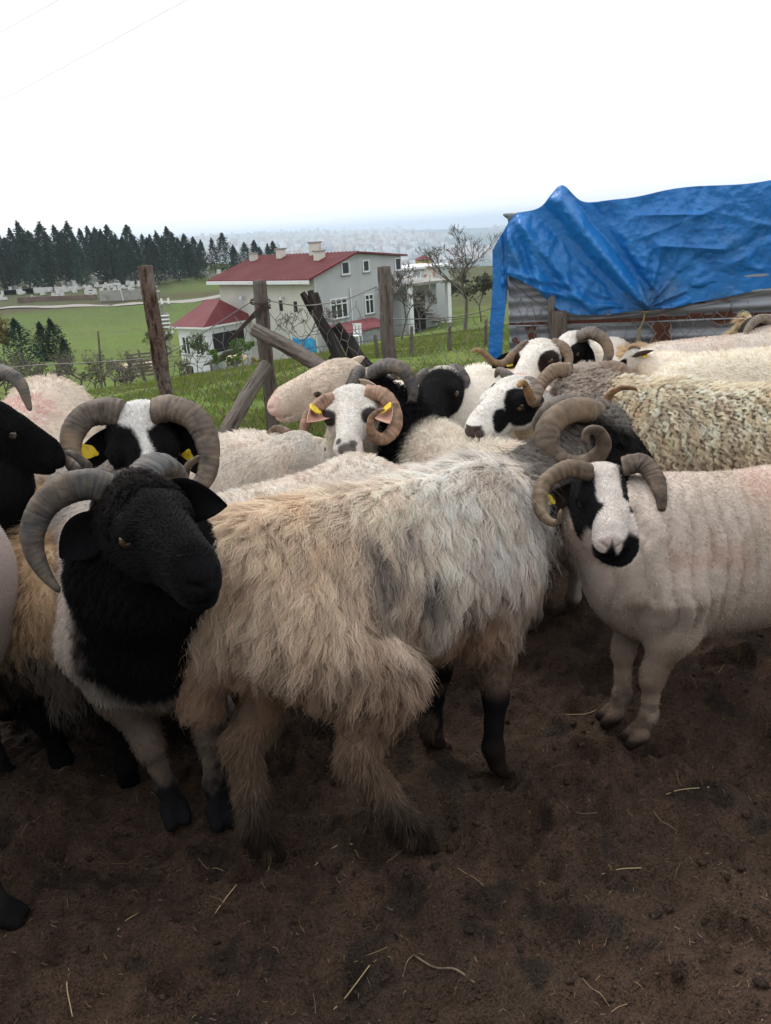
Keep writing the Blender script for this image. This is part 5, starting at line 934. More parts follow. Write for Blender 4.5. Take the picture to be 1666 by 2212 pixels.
# thin stakes and strands of the field fence further out
FS = 'thin stakes of the field fence'
stk = [(893, 778, 705, 9.0), (975, 765, 700, 9.2), (1052, 752, 690, 9.4), (815, 790, 722, 9.0), (735, 800, 735, 9.0), (655, 810, 748, 9.0), (415, 842, 790, 14), (460, 836, 780, 14), (511, 830, 778, 14), (340, 848, 795, 14), (548, 824, 772, 14), (220, 850, 715, 17), (30, 860, 790, 16), (120, 858, 800, 16)]
STK = ['thin stake right of the wormed post', 'middle thin stake between wormed post and tarp', 'thin stake nearest the hanging tarp end', 'thin stake just left of the wormed post', 'thin stake below the black logs', 'thin stake behind the sloping pole', 'thin stake just right of the barky post', 'second thin stake right of the barky post', 'third thin stake right of the barky post', 'thin stake left of the barky post', 'thin stake just left of the wire-bound post', 'taller thin stake standing in the thicket', 'thin stake at the far left edge', 'thin stake below the valley conifers']
for i_, (x, yb, yt, Yd) in enumerate(stk):
    Pm = at(x, yb, Yd); z0 = gz(Pm[0], Yd) - .1; Pt = at(x - .06 * (yb - yt), yt, Yd)
    tag(log('thin_stake', (Pm[0], Yd, z0), Pt, .024, .018, M_wood, None, 60 + i_, .01, 14), STK[i_], 'stake', FS)
mb = MB()
for f_ in (.15, .5, .85):
    pts = [np.array([*at(x, yb, Yd)[:2], 0]) + np.array([0, 0, gz(at(x, yb, Yd)[0], Yd) + f_ * .42]) for x, yb, yt, Yd in sorted(stk[:6])]; mb.tube(resample(np.array(pts), 30), .003, 4)
    pts = [np.array([*at(x, yb, Yd)[:2], 0]) + np.array([0, 0, gz(at(x, yb, Yd)[0], Yd) + f_ * .5]) for x, yb, yt, Yd in sorted(stk[6:11])]; mb.tube(resample(np.array(pts), 30), .004, 4)
tag(mb.build('fence_wire', M_rust, None, True), 'strands of thin wire between the field stakes', 'wire')

# unseen wall and roof added behind the camera to block low sky light
shade_blocker = empty('shade_blocker', (0, -2.6, 0)); tag(shade_blocker, 'unseen dark plank wall and roof added behind the camera to shade the pen', 'shade_blocker')
for k in range(40): mb = MB(); x = -7 + k * .35; mb.box((x + .004, 0, -.05), (x + .346, .03, 2.75)); mb.build('plank', M_char, shade_blocker)
mb = MB(); mb.add([(-7.4, .35, 2.70), (7.4, .35, 2.70), (7.4, -3, 3.9), (-7.4, -3, 3.9), (-7.4, .35, 2.74), (7.4, .35, 2.74), (7.4, -3, 3.94), (-7.4, -3, 3.94)], [(0, 3, 2, 1), (4, 5, 6, 7), (0, 1, 5, 4), (1, 2, 6, 5), (2, 3, 7, 6), (3, 0, 4, 7)]); mb.build('roof', M_tin, shade_blocker)

# ------------------------------------------------------------------ the big house down the slope
HC = at(690, 772, 45.0); e2 = np.array([.69, .724]); HROT = math.atan2(e2[1], e2[0])
HZ = HC[2]; GW, LW = 7.6, 8.8          # gable wall runs along local x, eave wall along local y
def hz(x, y, a, along='x'):
    """height seen at a picture point for a place on the house"""
    c, s_ = math.cos(HROT), math.sin(HROT); lx, ly = (a, 0) if along == 'x' else (0, a); P = np.array([HC[0] + c * lx - s_ * ly, HC[1] + s_ * lx + c * ly]); return at(x, y, P[1])[2] - HZ
ZE, ZR, ZD = hz(678, 600, 0), hz(773, 547, GW * .47), hz(884, 552, GW)
house = empty('house', (HC[0], HC[1], HZ), HROT); tag(house, 'two-storey grey and cream house with red sheet roof and chimneys', 'house')
mb = MB(); mb.add([(0, 0, -1.5), (GW, 0, -1.5), (GW, 0, ZD), (GW * .47, 0, ZR), (0, 0, ZE), (0, .25, -1.5), (GW, .25, -1.5), (GW, .25, ZD), (GW * .47, .25, ZR), (0, .25, ZE)], [(0, 1, 2, 3, 4), (9, 8, 7, 6, 5), (0, 5, 6, 1), (1, 6, 7, 2)]); mb.build('gable_wall', M_wall_g, house)
mb = MB(); mb.box((-.004, -.004, -2.5), (.25, LW, ZE)); mb.build('side_wall', M_wall_c, house)
mb = MB(); mb.box((GW - .25, .25, -1.5), (GW, LW, ZD)); mb.box((.25, LW - .25, -2), (GW - .25, LW, ZE)); mb.build('rear_wall', M_wall_c, house)
mb = MB()
def slope(x0, z0, x1, z1, y0, y1, t=.10): mb.add([(x0, y0, z0), (x1, y0, z1), (x1, y1, z1), (x0, y1, z0), (x0, y0, z0 + t), (x1, y0, z1 + t), (x1, y1, z1 + t), (x0, y1, z0 + t)], [(0, 3, 2, 1), (4, 5, 6, 7), (0, 1, 5, 4), (1, 2, 6, 5), (2, 3, 7, 6), (3, 0, 4, 7)])
sl_ = (ZR - ZE) / (GW * .47); slope(-.5, ZE - .5 * sl_ + .02, GW * .47, ZR + .02, -.3, LW + .4); sl2 = (ZD - ZR) / (GW * .53); slope(GW * .47, ZR + .02, GW + .35, ZD + .35 * sl2 + .02, -.3, LW + .4)
roof = mb.build('roof', M_roof, house)
for k in range(31):
    y = -.28 + k * (LW + .66) / 30; mb = MB(); mb.add([(-.5, y - .02, ZE - .5 * sl_ + .122), (GW * .47, y - .02, ZR + .122), (GW * .47, y + .02, ZR + .122), (-.5, y + .02, ZE - .5 * sl_ + .122), (-.5, y - .012, ZE - .5 * sl_ + .16), (GW * .47, y - .012, ZR + .16), (GW * .47, y + .012, ZR + .16), (-.5, y + .012, ZE - .5 * sl_ + .16)], [(4, 5, 6, 7), (0, 1, 5, 4), (2, 3, 7, 6), (3, 0, 4, 7)]); mb.build('roof_seam', M_roof, roof)
mb = MB(); mb.box((-.62, -.32, ZE - .5 * sl_ - .14), (-.503, LW + .42, ZE - .5 * sl_ + .05)); mb.build('gutter', M_white, house)
for (x, y, h, w) in ((2.5, 1.9, .55, .5), (GW * .45, 3.2, .75, .55), (GW * .40, 6.0, .6, .45), (GW * .36, 8.4, .5, .4)):
    z = ZE + sl_ * x; mb = MB(); mb.box((x - w / 2, y - w / 2, z - .3), (x + w / 2, y + w / 2, z + h)); ch = mb.build('chimney', M_wall_c, roof); mb = MB(); mb.box((x - w / 2 - .05, y - w / 2 - .05, z + h), (x + w / 2 + .05, y + w / 2 + .05, z + h + .08)); mb.build('chimney_cap', M_conc, roof)
def window(x0, x1, z0, z1, mull=(), trans=None, parent=None, axis='x'):
    root_ = parent or house; T = .07
    def bx(mb, a0, a1, b0, b1, d0, d1): mb.box((a0, -d1, b0), (a1, -d0, b1)) if axis == 'x' else mb.box((-d1, a0, b0), (-d0, a1, b1))
    mb = MB(); bx(mb, x0, x1, z0, z0 + T, .01, .06); bx(mb, x0, x1, z1 - T, z1, .01, .06); bx(mb, x0, x0 + T, z0 + T, z1 - T, .01, .06); bx(mb, x1 - T, x1, z0 + T, z1 - T, .01, .06)
    for m_ in mull: bx(mb, m_ - .035, m_ + .035, z0 + T, z1 - T, .012, .055)
    f = mb.build('window', M_white, root_)
    xs = [x0 + T] + [m_ for m_ in mull] + [x1 - T]
    for a0, a1 in zip(xs[:-1], xs[1:]):
        mb = MB(); bx(mb, a0 + .02, a1 - .02, z0 + T, z1 - T, .005, .022); mb.build('pane', M_glass, f)
    if trans: mb = MB(); bx(mb, x0 + T, x1 - T, trans - .03, trans + .03, .024, .058); mb.build('transom', M_white, f)
    mb = MB(); bx(mb, x0 - .06, x1 + .06, z0 - .06, z0, .0, .10); mb.build('sill', M_conc, f)
def gx(px_): # local x of a picture column on the gable wall
    c, s_ = math.cos(HROT), math.sin(HROT); best = min(np.linspace(0, GW, 400), key=lambda a: abs(_pxx(HC[0] + c * a, HC[1] + s_ * a, HZ + 2.5) - px_)); return best
def _pxx(X, Y, Z): q = np.array([X, Y, Z]) - CPOS; return 833 + FPX * (q @ _R) / (q @ _F)
for (xa, xb, ya, yb, nm_, tr) in ((744, 761, 564, 593, 0, 0), (789, 803, 561, 587, 0, 0), (857, 873, 556, 584, 0, 0), (714, 751, 644, 688, 2, 1), (788, 807, 635, 678, 1, 1)):
    a0, a1 = gx(xa), gx(xb); am = (a0 + a1) / 2; xm = (xa + xb) / 2; z1, z0 = hz(xm, ya, am), hz(xm, yb, am); window(a0, a1, z0, z1, [a0 + (a1 - a0) * (k + 1) / (nm_ + 1) for k in range(nm_)], z1 - (z1 - z0) * .28 if tr else None)
for y, z in ((1.6, ZE - 1.6), (2.9, ZE - 1.55)): mb = MB(); mb.box((-.03, y - .14, z - .3), (-.005, y + .14, z + .3)); mb.build('vent_opening', M_dark, house)
for y in (2.6, 6.4): mb = MB(); mb.box((-.2, y - .04, ZE - 1.1), (-.006, y + .04, ZE - 1.0)); mb.box((-.28, y - .07, ZE - 1.2), (-.14, y + .07, ZE - 1.04)); mb.build('wall_lamp', M_white, house)
mb = MB(); mb.tube([(2.9, -.06, 1.2), (2.9, -.06, 3.6)], .04, 6); mb.build('drain_pipe', M_white, house)
mb = MB(); mb.tube([(.06, -.07, -1), (.06, -.07, ZE)], .05, 6); mb.build('drain_pipe', M_wall_g, house)
# outside stair and landing at the right end
lz = hz(880, 620, GW) ; mb = MB(); mb.box((GW - 2.2, -1.3, lz - .15), (GW + .3, -.005, lz)); mb.build('landing', M_conc, house)
for k in range(6): mb = MB(); x = GW - 1.9 + k * .42; mb.tube([(x, -1.25, lz), (x + .25, -1.25, lz + .95)], .03, 5); mb.build('railing_bar', M_white, house)
mb = MB(); mb.tube([(GW - 2.1, -1.25, lz + .55), (GW + .3, -1.25, lz + .95)], .035, 5); mb.build('railing', M_white, house)
for k in range(9): mb = MB(); mb.box((GW + .3 + k * .28, -1.2, lz - .15 - (k + 1) * .27), (GW + .6 + k * .28, -.2, lz - (k + 1) * .27)); mb.build('stair_step', M_conc, house)
# lean-to with a red sheet roof below the large window
lt = at(790, 705, 43.6); lean = empty('lean_to', (lt[0] - .1, lt[1] - .2, lt[2] - 1.25), HROT); tag(lean, 'low tin lean-to with sloping red roof below the big window', 'lean-to')
mb = MB(); mb.add([(-1.9, -.7, 1.15), (1.7, -.7, 1.15), (1.7, .9, 1.5), (-1.9, .9, 1.5), (-1.9, -.7, 1.2), (1.7, -.7, 1.2), (1.7, .9, 1.55), (-1.9, .9, 1.55)], [(0, 3, 2, 1), (4, 5, 6, 7), (0, 1, 5, 4), (1, 2, 6, 5), (2, 3, 7, 6), (3, 0, 4, 7)]); mb.build('roof', M_roof, lean)
mb = MB(); mb.box((-1.7, -.6, -1.2), (1.6, -.5, 1.14)); mb.box((-1.7, -.5, -1.2), (-1.6, .8, 1.14)); mb.build('wall', M_tin, lean)
# annex with flat roof, white columns, right of the house
ax_ = at(910, 692, 49); annex = empty('annex', (ax_[0], ax_[1], ax_[2]), HROT * .6); tag(annex, 'flat-roofed concrete annex with white columns, right of the house', 'outbuilding')
zt_ = at(930, 612, 49)[2] - ax_[2]; mb = MB(); mb.box((-1.2, .3, -1.0), (1.4, 3.6, zt_)); mb.build('wall', M_wall_g, annex); mb = MB(); mb.box((-1.3, -.9, zt_), (2.0, 3.9, zt_ + .16)); mb.build('roof_slab', M_conc, annex)
for x in (-1.1, 1.65): mb = MB(); mb.box((x - .12, -.8, -1.0), (x + .12, -.5, zt_ - .002)); mb.build('column', M_white, annex)
mb = MB(); mb.box((-.4, .26, -.9), (.5, .298, zt_ - .5)); mb.build('doorway', M_dark, annex)
for k in range(8): mb = MB(); mb.box((-1.0 + k * .28, -.75, zt_ - .6 - k * .26), (-.7 + k * .28, .25, zt_ - .48 - k * .26)); mb.build('stair_step', M_conc, annex)
# upper concrete block behind the annex
ub = at(905, 600, 55); up_ = empty('terrace_block', (ub[0], ub[1], ub[2] - 3), HROT * .7); tag(up_, 'grey concrete terrace block behind the annex', 'outbuilding'); zt2 = at(905, 579, 55)[2] - ub[2] + 3
mb = MB(); mb.box((-1.6, -1, -1), (1.9, 2.5, zt2)); mb.build('wall', M_wall_g, up_); mb = MB(); mb.box((-1.75, -1.15, zt2), (2.05, 2.65, zt2 + .14)); mb.build('roof_slab', M_white, up_)
# satellite dish
dp = at(928, 590, 46.5); dish = empty('satellite_dish', (dp[0], dp[1], dp[2] - 1.0)); tag(dish, 'rust-stained white satellite dish on the annex roof', 'satellite dish')
M_dish = mat('rusty_dish', (0.6, 0.58, 0.55), rough=0.6, noise=[(2.5, (0.38, 0.13, 0.06), 0.48, 0.62, 5)])
u = np.linspace(0, 1, 8)[:, None]; th = np.linspace(0, 2 * np.pi, 24, endpoint=False)[None]; R_ = .36; V = np.stack([R_ * u * np.cos(th), .12 * (1 - u ** 2) + 0 * th, 1.0 + R_ * u * np.sin(th)], -1).reshape(-1, 3); i = np.arange(7)[:, None] * 24; j = np.arange(24)[None]; k = (j + 1) % 24
npmesh('reflector', V, np.stack([i + j, i + k, i + 24 + k, i + 24 + j], -1).reshape(-1, 4), M_dish, dish); mb = MB(); mb.tube([(0, .15, 1.0), (0, .2, 0)], .03, 6); mb.build('mast', M_conc, dish); mb = MB(); mb.tube([(0, .1, .7), (0, -.35, .85)], .015, 5); mb.box((-.04, -.42, .82), (.04, -.33, .9)); mb.build('feed_arm', M_conc, dish)
# small white house with red roof, lower left
wp = at(483, 792, 47.5); wh = empty('small_house', (wp[0] - .6, wp[1] - 1.0, wp[2]), rad(-38)); tag(wh, 'small white house with plain red roof left of the big house', 'house'); zw = at(440, 708, 46)[2] - wp[2]
W1, W2 = 2.5, 3.7; mb = MB(); mb.box((-W1, 0, -2), (0, .2, zw)); mb.box((-W1, .2, -2), (-W1 + .2, W2, zw)); mb.box((-.2, .2, -2), (0, W2, zw)); mb.box((-W1 + .2, W2 - .2, -2), (-.2, W2, zw)); mb.build('wall', M_white, wh)
mb = MB(); mb.add([(-W1 - .3, -.35, zw), (.3, -.35, zw), (.3, W2 + .3, zw), (-W1 - .3, W2 + .3, zw), (-W1 / 2 - .6, W2 * .55, zw + 1.35), (-W1 / 2 + .6, W2 * .55, zw + 1.35)], [(0, 1, 5, 4), (1, 2, 5), (2, 3, 4, 5), (3, 0, 4), (0, 3, 2, 1)]); rf = mb.build('roof', M_roof, wh); mb = MB(); mb.box((-W1 - .34, -.39, zw - .10), (.34, W2 + .34, zw - .003)); mb.build('eaves', M_white, wh)
for x in (-2.2, -1.0): window(x, x + .7, zw - 1.7, zw - .6, [x + .35], None, wh)
mb = MB(); mb.box((-2.2, -.04, -1.6), (-1.6, -.004, zw - 2.4)); mb.build('door', M_dark, wh); mb = MB(); mb.box((.003, .5, zw - 1.6), (.05, 3.0, zw - .5)); mb.build('balcony_opening', M_dark, wh)
mb = MB(); mb.add([(.1, -.6, zw - 2.2), (2.6, -.9, zw - 1.2), (2.6, 1.0, zw - 1.2), (.1, 1.0, zw - 2.2), (.1, -.6, zw - 2.12), (2.6, -.9, zw - 1.12), (2.6, 1.0, zw - 1.12), (.1, 1.0, zw - 2.12)], [(0, 3, 2, 1), (4, 5, 6, 7), (0, 1, 5, 4), (1, 2, 6, 5), (2, 3, 7, 6), (3, 0, 4, 7)]); mb.build('porch_roof', M_conc, wh)
# yellow house peeking out at the right of the roof
yp = at(916, 580, 95); yh = empty('yellow_house', (yp[0], yp[1], yp[2] - 2)); tag(yh, 'small yellow house with red-brown eaves beyond the annex', 'house'); zy = at(916, 560, 95)[2] - yp[2] + 2
mb = MB(); mb.box((-.9, -.9, -2), (.9, 1, zy)); mb.build('wall', M_yel, yh); mb = MB(); mb.add([(-1.1, -1.1, zy), (1.1, -1.1, zy), (1.1, 1.2, zy), (-1.1, 1.2, zy), (0, 0, zy + .5)], [(0, 1, 4), (1, 2, 4), (2, 3, 4), (3, 0, 4), (0, 3, 2, 1)]); mb.build('roof', M_roof, yh)
for x in (-.5, .4): mb = MB(); mb.box((x - .1, -.93, zy - 1.2), (x + .1, -.905, zy - .5)); mb.build('window', M_redrust, yh)
# blue banner, white chair
bp = at(658, 745, 42.5); V = []; n1, n2 = 24, 12
U_, V_ = np.meshgrid(np.linspace(-1, 1, n1), np.linspace(0, 1, n2)); bw_ = .95; P = np.stack([bw_ * U_ * .72, bw_ * U_ * -.62 + .07 * np.sin(U_ * 9 + V_ * 3), .75 * V_ - .4 + .05 * np.sin(U_ * 4)], -1).reshape(-1, 3); i = np.arange(n2 - 1)[:, None] * n1; j = np.arange(n1 - 1)[None]
bn = npmesh('banner', P, np.stack([i + j, i + j + 1, i + n1 + j + 1, i + n1 + j], -1).reshape(-1, 4), M_blue); bn.location = tuple(bp); bn.modifiers.new('thick', 'SOLIDIFY').thickness = .01; tag(bn, 'bright blue sheet with white marks hung below the house', 'banner')
mb = MB()
for (a, b, c, d) in ((-.2, .1, -.05, .2), (.05, .25, .05, .12), (-.4, .3, -.15, .38)): mb.add([(a * .72, a * -.62 - .10, b), (c * .72, c * -.62 - .10, b), (c * .72, c * -.62 - .10, d), (a * .72, a * -.62 - .10, d)], [(0, 1, 2, 3)])
mb.build('print', M_white, bn)
cp = at(770, 728, 41); ch = empty('plastic_chair', (cp[0], cp[1], cp[2] - .35), rad(-20)); tag(ch, 'white plastic garden chair by the lean-to', 'chair')
mb = MB(); mb.box((-.25, -.25, .40), (.25, .22, .45)); mb.build('seat', M_white, ch, bevel=.02); mb = MB(); mb.box((-.23, .20, .50), (-.12, .25, .95)); mb.box((-.06, .2, .5), (.06, .25, .98)); mb.box((.12, .2, .5), (.23, .25, .95)); mb.box((-.25, .195, .92), (.25, .255, 1.02)); mb.build('backrest', M_white, ch)
for x in (-.22, .22):
    for y in (-.22, .2): mb = MB(); mb.tube([(x * 1.1, y * 1.1, -.1), (x, y, .41)], [.025, .03], 6); mb.build('leg', M_white, ch)

# ------------------------------------------------------------------ trees
def leafcloud(P, size, rg, up=.4):
    n = len(P); d = rg.normal(0, 1, (n, 3)); d[:, 2] = np.abs(d[:, 2]) * .5 + up; d /= np.linalg.norm(d, axis=1, keepdims=True); a = np.cross(d, rg.normal(0, 1, (n, 3))); a /= np.linalg.norm(a, axis=1, keepdims=True) + 1e-9; b = np.cross(d, a); s_ = size * (.6 + .8 * rg.random((n, 1)))
    V = np.stack([P - a * s_ * .5, P + a * s_ * .5, P + b * s_], 1).reshape(-1, 3); return V, np.arange(3 * n).reshape(-1, 3)
def conifer(kind, seed):
    rg = np.random.default_rng(seed); n = 2600; h = rg.random(n) ** .9
    if kind == 'cypress': R = .115 * np.clip((1 - h) ** .75 * (.35 + 1.3 * np.minimum(h * 4, 1)), 0, 1)
    elif kind == 'broad': R = .26 * (1 - h) ** .8 * (.5 + .5 * np.minimum(h * 5, 1)); R *= .72 + .38 * np.abs(np.sin(h * 26 + seed))
    else: R = .19 * (1 - h) ** .7 * (.6 + .4 * np.minimum(h * 5, 1)); R *= .75 + .3 * np.abs(np.sin(h * 18 + seed))
    th = rg.random(n) * 6.283; lob = 1 + .30 * np.sin(th * 3 + h * 9 + seed) + .22 * np.sin(th * 5 - h * 21); r = R * lob * np.sqrt(.25 + .75 * rg.random(n)) * (1 + .5 * (rg.random(n) > .93)); P = np.stack([r * np.cos(th) + .02 * np.sin(h * 5 + seed), r * np.sin(th), .08 + .92 * h + .02 * rg.normal(0, 1, n)], -1)
    V, F = leafcloud(P, .024, rg, .25); g = (.7 + .6 * rg.random(n)) * (.8, 1.25, .95, 1.6)[seed % 4]; c = np.stack([(.016, .022, .018, .024)[seed % 4] * g / (.8, 1.25, .95, 1.6)[seed % 4], .034 * g, .022 * g], -1); return V, F, np.repeat(c, 3, 0)
VAR = {k: [conifer(k, s_) for s_ in range(4)] for k in ('cypress', 'broad', 'spruce')}; TM = {}
mb = MB(); mb.tube([(0, 0, -.06), (.004, 0, .12), (0, 0, .6)], [.016, .012, .003], 6); trunk_me = mb.build('trunk', M_twig, None, True).data; bpy.data.objects.remove(bpy.data.objects['trunk'])
def tree(kind, x, ytop, ybase, Yd, label, var=0, wide=1.0, group='dark conifers on the cemetery hill'):
    P = at(x, (ytop + ybase) / 2, Yd); z0 = gz(P[0], Yd) - .2; zt = at(x, ytop, Yd)[2]; h = max(zt - z0, 2.0)
    name = {'cypress': 'cypress_tree', 'broad': 'cedar_tree', 'spruce': 'spruce_tree'}[kind]; r = empty(name, (P[0], Yd, z0), var * 1.7 + x * .1); w_ = wide * (.8 + .5 * ((x * 7.13) % 1)); r.scale = (h * w_, h * w_ * 1.1, h); tag(r, label, 'tree', group)
    k = (kind, var % 4)
    if k not in TM: V, F, c = VAR[kind][var % 4]; o = npmesh('crown', V, F, M_leaf, r, smooth=False, col=c); TM[k] = o.data
    else: o = bpy.data.objects.new('crown', TM[k]); COL.objects.link(o); o.parent = r
    t_ = bpy.data.objects.new('trunk', trunk_me); COL.objects.link(t_); t_.parent = r
c1 = lambda x, y: (x * .358, 461 + y * .358); rt = random.Random(4)
LB = {'cypress': 'slim dark cypress standing on the cemetery hill', 'spruce': 'bushy dark conifer standing on the cemetery hill', 'broad': 'broad dark cedar standing on the cemetery hill'}
row = [(-90, 90), (-45, 110), (0, 100), (38, 150), (75, 95), (110, 150), (135, 55), (170, 130), (195, 110), (232, 150), (260, 65), (300, 120), (350, 75), (390, 110), (425, 60), (460, 120), (505, 95), (545, 80), (575, 120), (600, 90), (632, 100), (660, 75), (690, 140), (710, 125), (745, 150), (785, 75), (820, 140), (870, 130), (895, 150), (920, 130), (960, 115), (985, 140), (1015, 85), (1055, 120), (1085, 150), (1120, 130), (1150, 180), (1175, 145), (1220, 165)]
for i_, (x, y) in enumerate(row):
    k = 'cypress' if i_ % 3 else 'spruce'; xx, yy = c1(x, y); tree(k, xx, yy, c1(0, 330)[1], 168 + rt.random() * 14, LB[k], i_, (1.35 if k == 'cypress' else 1.25) * rt.uniform(.85, 1.25))
for i_, (x, y, b, k) in enumerate(((60, 190, 420, 'spruce'), (155, 120, 470, 'spruce'), (228, 180, 440, 'spruce'), (290, 190, 430, 'cypress'), (375, 110, 430, 'spruce'), (430, 200, 440, 'spruce'), (480, 140, 450, 'spruce'), (620, 150, 440, 'spruce'), (655, 130, 440, 'spruce'), (700, 200, 430, 'spruce'), (735, 240, 440, 'cypress'), (10, 200, 400, 'cypress'), (790, 180, 330, 'spruce'), (930, 180, 330, 'spruce'), (1060, 190, 320, 'spruce'), (1140, 200, 330, 'spruce'), (1200, 210, 330, 'broad'))):
    xx, yy = c1(x, y); tree(k, xx, yy, c1(0, b)[1], 152 + rt.random() * 8, LB[k], i_ + 1, 1.35)
for i_, (x, y, k, w) in enumerate(((1285, 150, 'broad', 1.1), (1355, 122, 'broad', 1.35), (1415, 195, 'cypress', 1.3), (1480, 178, 'broad', 1.2), (1545, 165, 'cypress', 1.4), (1572, 205, 'broad', 1.1), (1620, 185, 'spruce', 1.3), (1655, 172, 'cypress', 1.6))):
    xx, yy = c1(x, y); tree(k, xx, yy, c1(0, 330)[1], 175, LB[k].replace('on the cemetery hill', 'right of the cemetery, above the roof'), i_, w, 'conifers above the red roof')
tree('broad', 118, 690, 790, 62, 'dark green conifer alone in the valley field', 2, 1.5, None); tree('cypress', 92, 697, 780, 62, 'thin dark cypress beside the valley conifer', 1, 1.2, None); tree('broad', 42, 690, 775, 58, 'rounded dark conifer at the left edge of the valley', 3, 1.6, None); tree('spruce', 140, 730, 800, 60, 'low dark conifer crowding the valley conifer', 1, 1.8, None)
# deciduous and bare trees
def branches(seed, levels=5, spread=.55, ln=1.0, r=.05, nb=3, up=.25, ratio=.72):
    rg = random.Random(seed); segs = []
    def grow(p, d, L_, rad_, lv):
        q = p
        for s_ in range(2):
            d2 = Vector((d.x + rg.gauss(0, .12), d.y + rg.gauss(0, .12), d.z + rg.gauss(0, .10) + up * .1)).normalized(); e = q + d2 * L_ * .5; segs.append((q.copy(), e.copy(), rad_ * (1 - .15 * s_), rad_ * (.85 - .15 * s_))); q = e; d = d2
        if lv <= 0: return
        for b in range(nb if lv > 1 else nb + 1):
            v = Vector((rg.gauss(0, 1), rg.gauss(0, 1), rg.gauss(0, .6))); nd = (d + v * spread + Vector((0, 0, up))).normalized(); grow(q if b else q, nd, L_ * ratio * rg.uniform(.75, 1.2), rad_ * .62, lv - 1)
    grow(Vector((0, 0, 0)), Vector((0, 0, 1)), ln, r, levels); return segs
def seg_mesh(segs, name, m_, parent):
    E = np.array([[s_[0][:], s_[1][:]] for s_ in segs]); R0_, R1_ = np.array([s_[2] for s_ in segs]), np.array([s_[3] for s_ in segs]); d = E[:, 1] - E[:, 0]; d /= np.linalg.norm(d, axis=1, keepdims=True) + 1e-9; a = np.cross(d, [.31, .77, .2]); a /= np.linalg.norm(a, axis=1, keepdims=True) + 1e-9; b = np.cross(d, a); V = []
    for e, R_ in ((0, R0_), (1, R1_)):
        for th in (0, 1.571, 3.142, 4.712): V.append(E[:, e] + R_[:, None] * (math.cos(th) * a + math.sin(th) * b))
    V = np.stack(V, 1).reshape(-1, 3); k = np.arange(len(E))[:, None] * 8; F = np.concatenate([k + np.array([[i, (i + 1) % 4, 4 + (i + 1) % 4, 4 + i]]) for i in range(4)]); return npmesh(name, V, F, m_, parent)
def baretree(label, x, ybase, ytop, Yd, seed, leaf=None, nleaf=0, lsize=.06, levels=5, name='bare_tree', rmin=.004, group=None, **kw):
    P = at(x, ybase, Yd); z0 = gz(P[0], Yd); zt = at(x, ytop, Yd)[2]; segs = branches(seed, levels, **kw); top = max(s_[1].z for s_ in segs); sc_ = (zt - z0) / top
    segs = [(a * sc_, b * sc_, max(r0 * sc_, rmin), max(r1 * sc_, rmin)) for a, b, r0, r1 in segs]; n_tr = [s_ for s_ in segs if s_[2] > .03 * sc_]; n_tw = [s_ for s_ in segs if s_[2] <= .03 * sc_]
    r = empty(name, (P[0], Yd, z0 - .05)); tag(r, label, 'tree' if 'shrub' not in name else 'shrub', group); seg_mesh(n_tr, 'trunk', M_twig, r); cr_ = seg_mesh(n_tw, 'crown', M_twig, r)
    if nleaf:
        rg = np.random.default_rng(seed); tips = np.array([s_[1][:] for s_ in n_tw]); Pl = tips[rg.integers(0, len(tips), nleaf)] + rg.normal(0, .03 * sc_ * 2, (nleaf, 3)); V, F = leafcloud(Pl, lsize, rg); g = .6 + .8 * rg.random(nleaf); npmesh('leaves', V, F, M_green, r, smooth=False, col=np.repeat(np.array(leaf)[None] * g[:, None], 3, 0))
    return r
baretree('large bare tree with budding twigs left of the blue tarp', 1003, 700, 478, 27, 1, (.22, .20, .12), 200, .04, 6, rmin=.005, nb=3, spread=.62, ln=.8)
baretree('bare tree against the grey gable wall', 862, 690, 560, 38, 2, (.12, .1, .07), 250, .05, 5, rmin=.011); baretree('small bare tree before the cream wall, by the blue sheet', 652, 755, 640, 37, 3, (.16, .14, .08), 260, .05, 5, rmin=.010, spread=.7); baretree('thin bare tree right of the wormed post by the annex', 905, 705, 610, 40, 14, None, 0, .05, 5, rmin=.010)
baretree('small leafing tree before the small white house', 428, 805, 715, 38, 4, (.07, .13, .025), 900, .07, 5, rmin=.010, spread=.75); baretree('slender leafing tree left of the small house', 368, 812, 700, 36, 5, (.08, .13, .03), 700, .07, 5, rmin=.010); baretree('green leafing shrub beside the porch of the small house', 492, 800, 735, 36, 6, (.09, .17, .02), 1600, .08, 4, 'leafy_shrub', rmin=.008, spread=.8); baretree('sapling with fresh leaves in front of the cream wall', 528, 800, 725, 34, 7, (.09, .16, .03), 600, .07, 4, 'leafy_shrub', rmin=.008)
for i_, (x, yb, yt, Yd, lb) in enumerate(((1040, 690, 590, 45, 'scrubby bare tree just left of the tarp'), (970, 690, 610, 60, 'bare tree behind the annex column'), (1075, 680, 600, 55, 'thin scrub against the tarp edge'), (935, 640, 585, 75, 'scrub on the slope right of the annex'), (1010, 650, 590, 80, 'scrub tree on the dark slope behind the large bare tree'))):
    baretree(lb, x, yb, yt, Yd, 50 + i_, (.06, .07, .035), 700, .14, 5, rmin=.013, spread=.75)
baretree('yellow-flowering shrub at the foot of the cream wall', 560, 800, 770, 36, 8, (.36, .28, .03), 500, .08, 3, 'leafy_shrub', rmin=.006, spread=.9); baretree('pale yellow-green tree at the far left edge', 10, 775, 678, 60, 9, (.17, .15, .045), 2400, .16, 5, 'leafy_tree', rmin=.012, spread=.8)
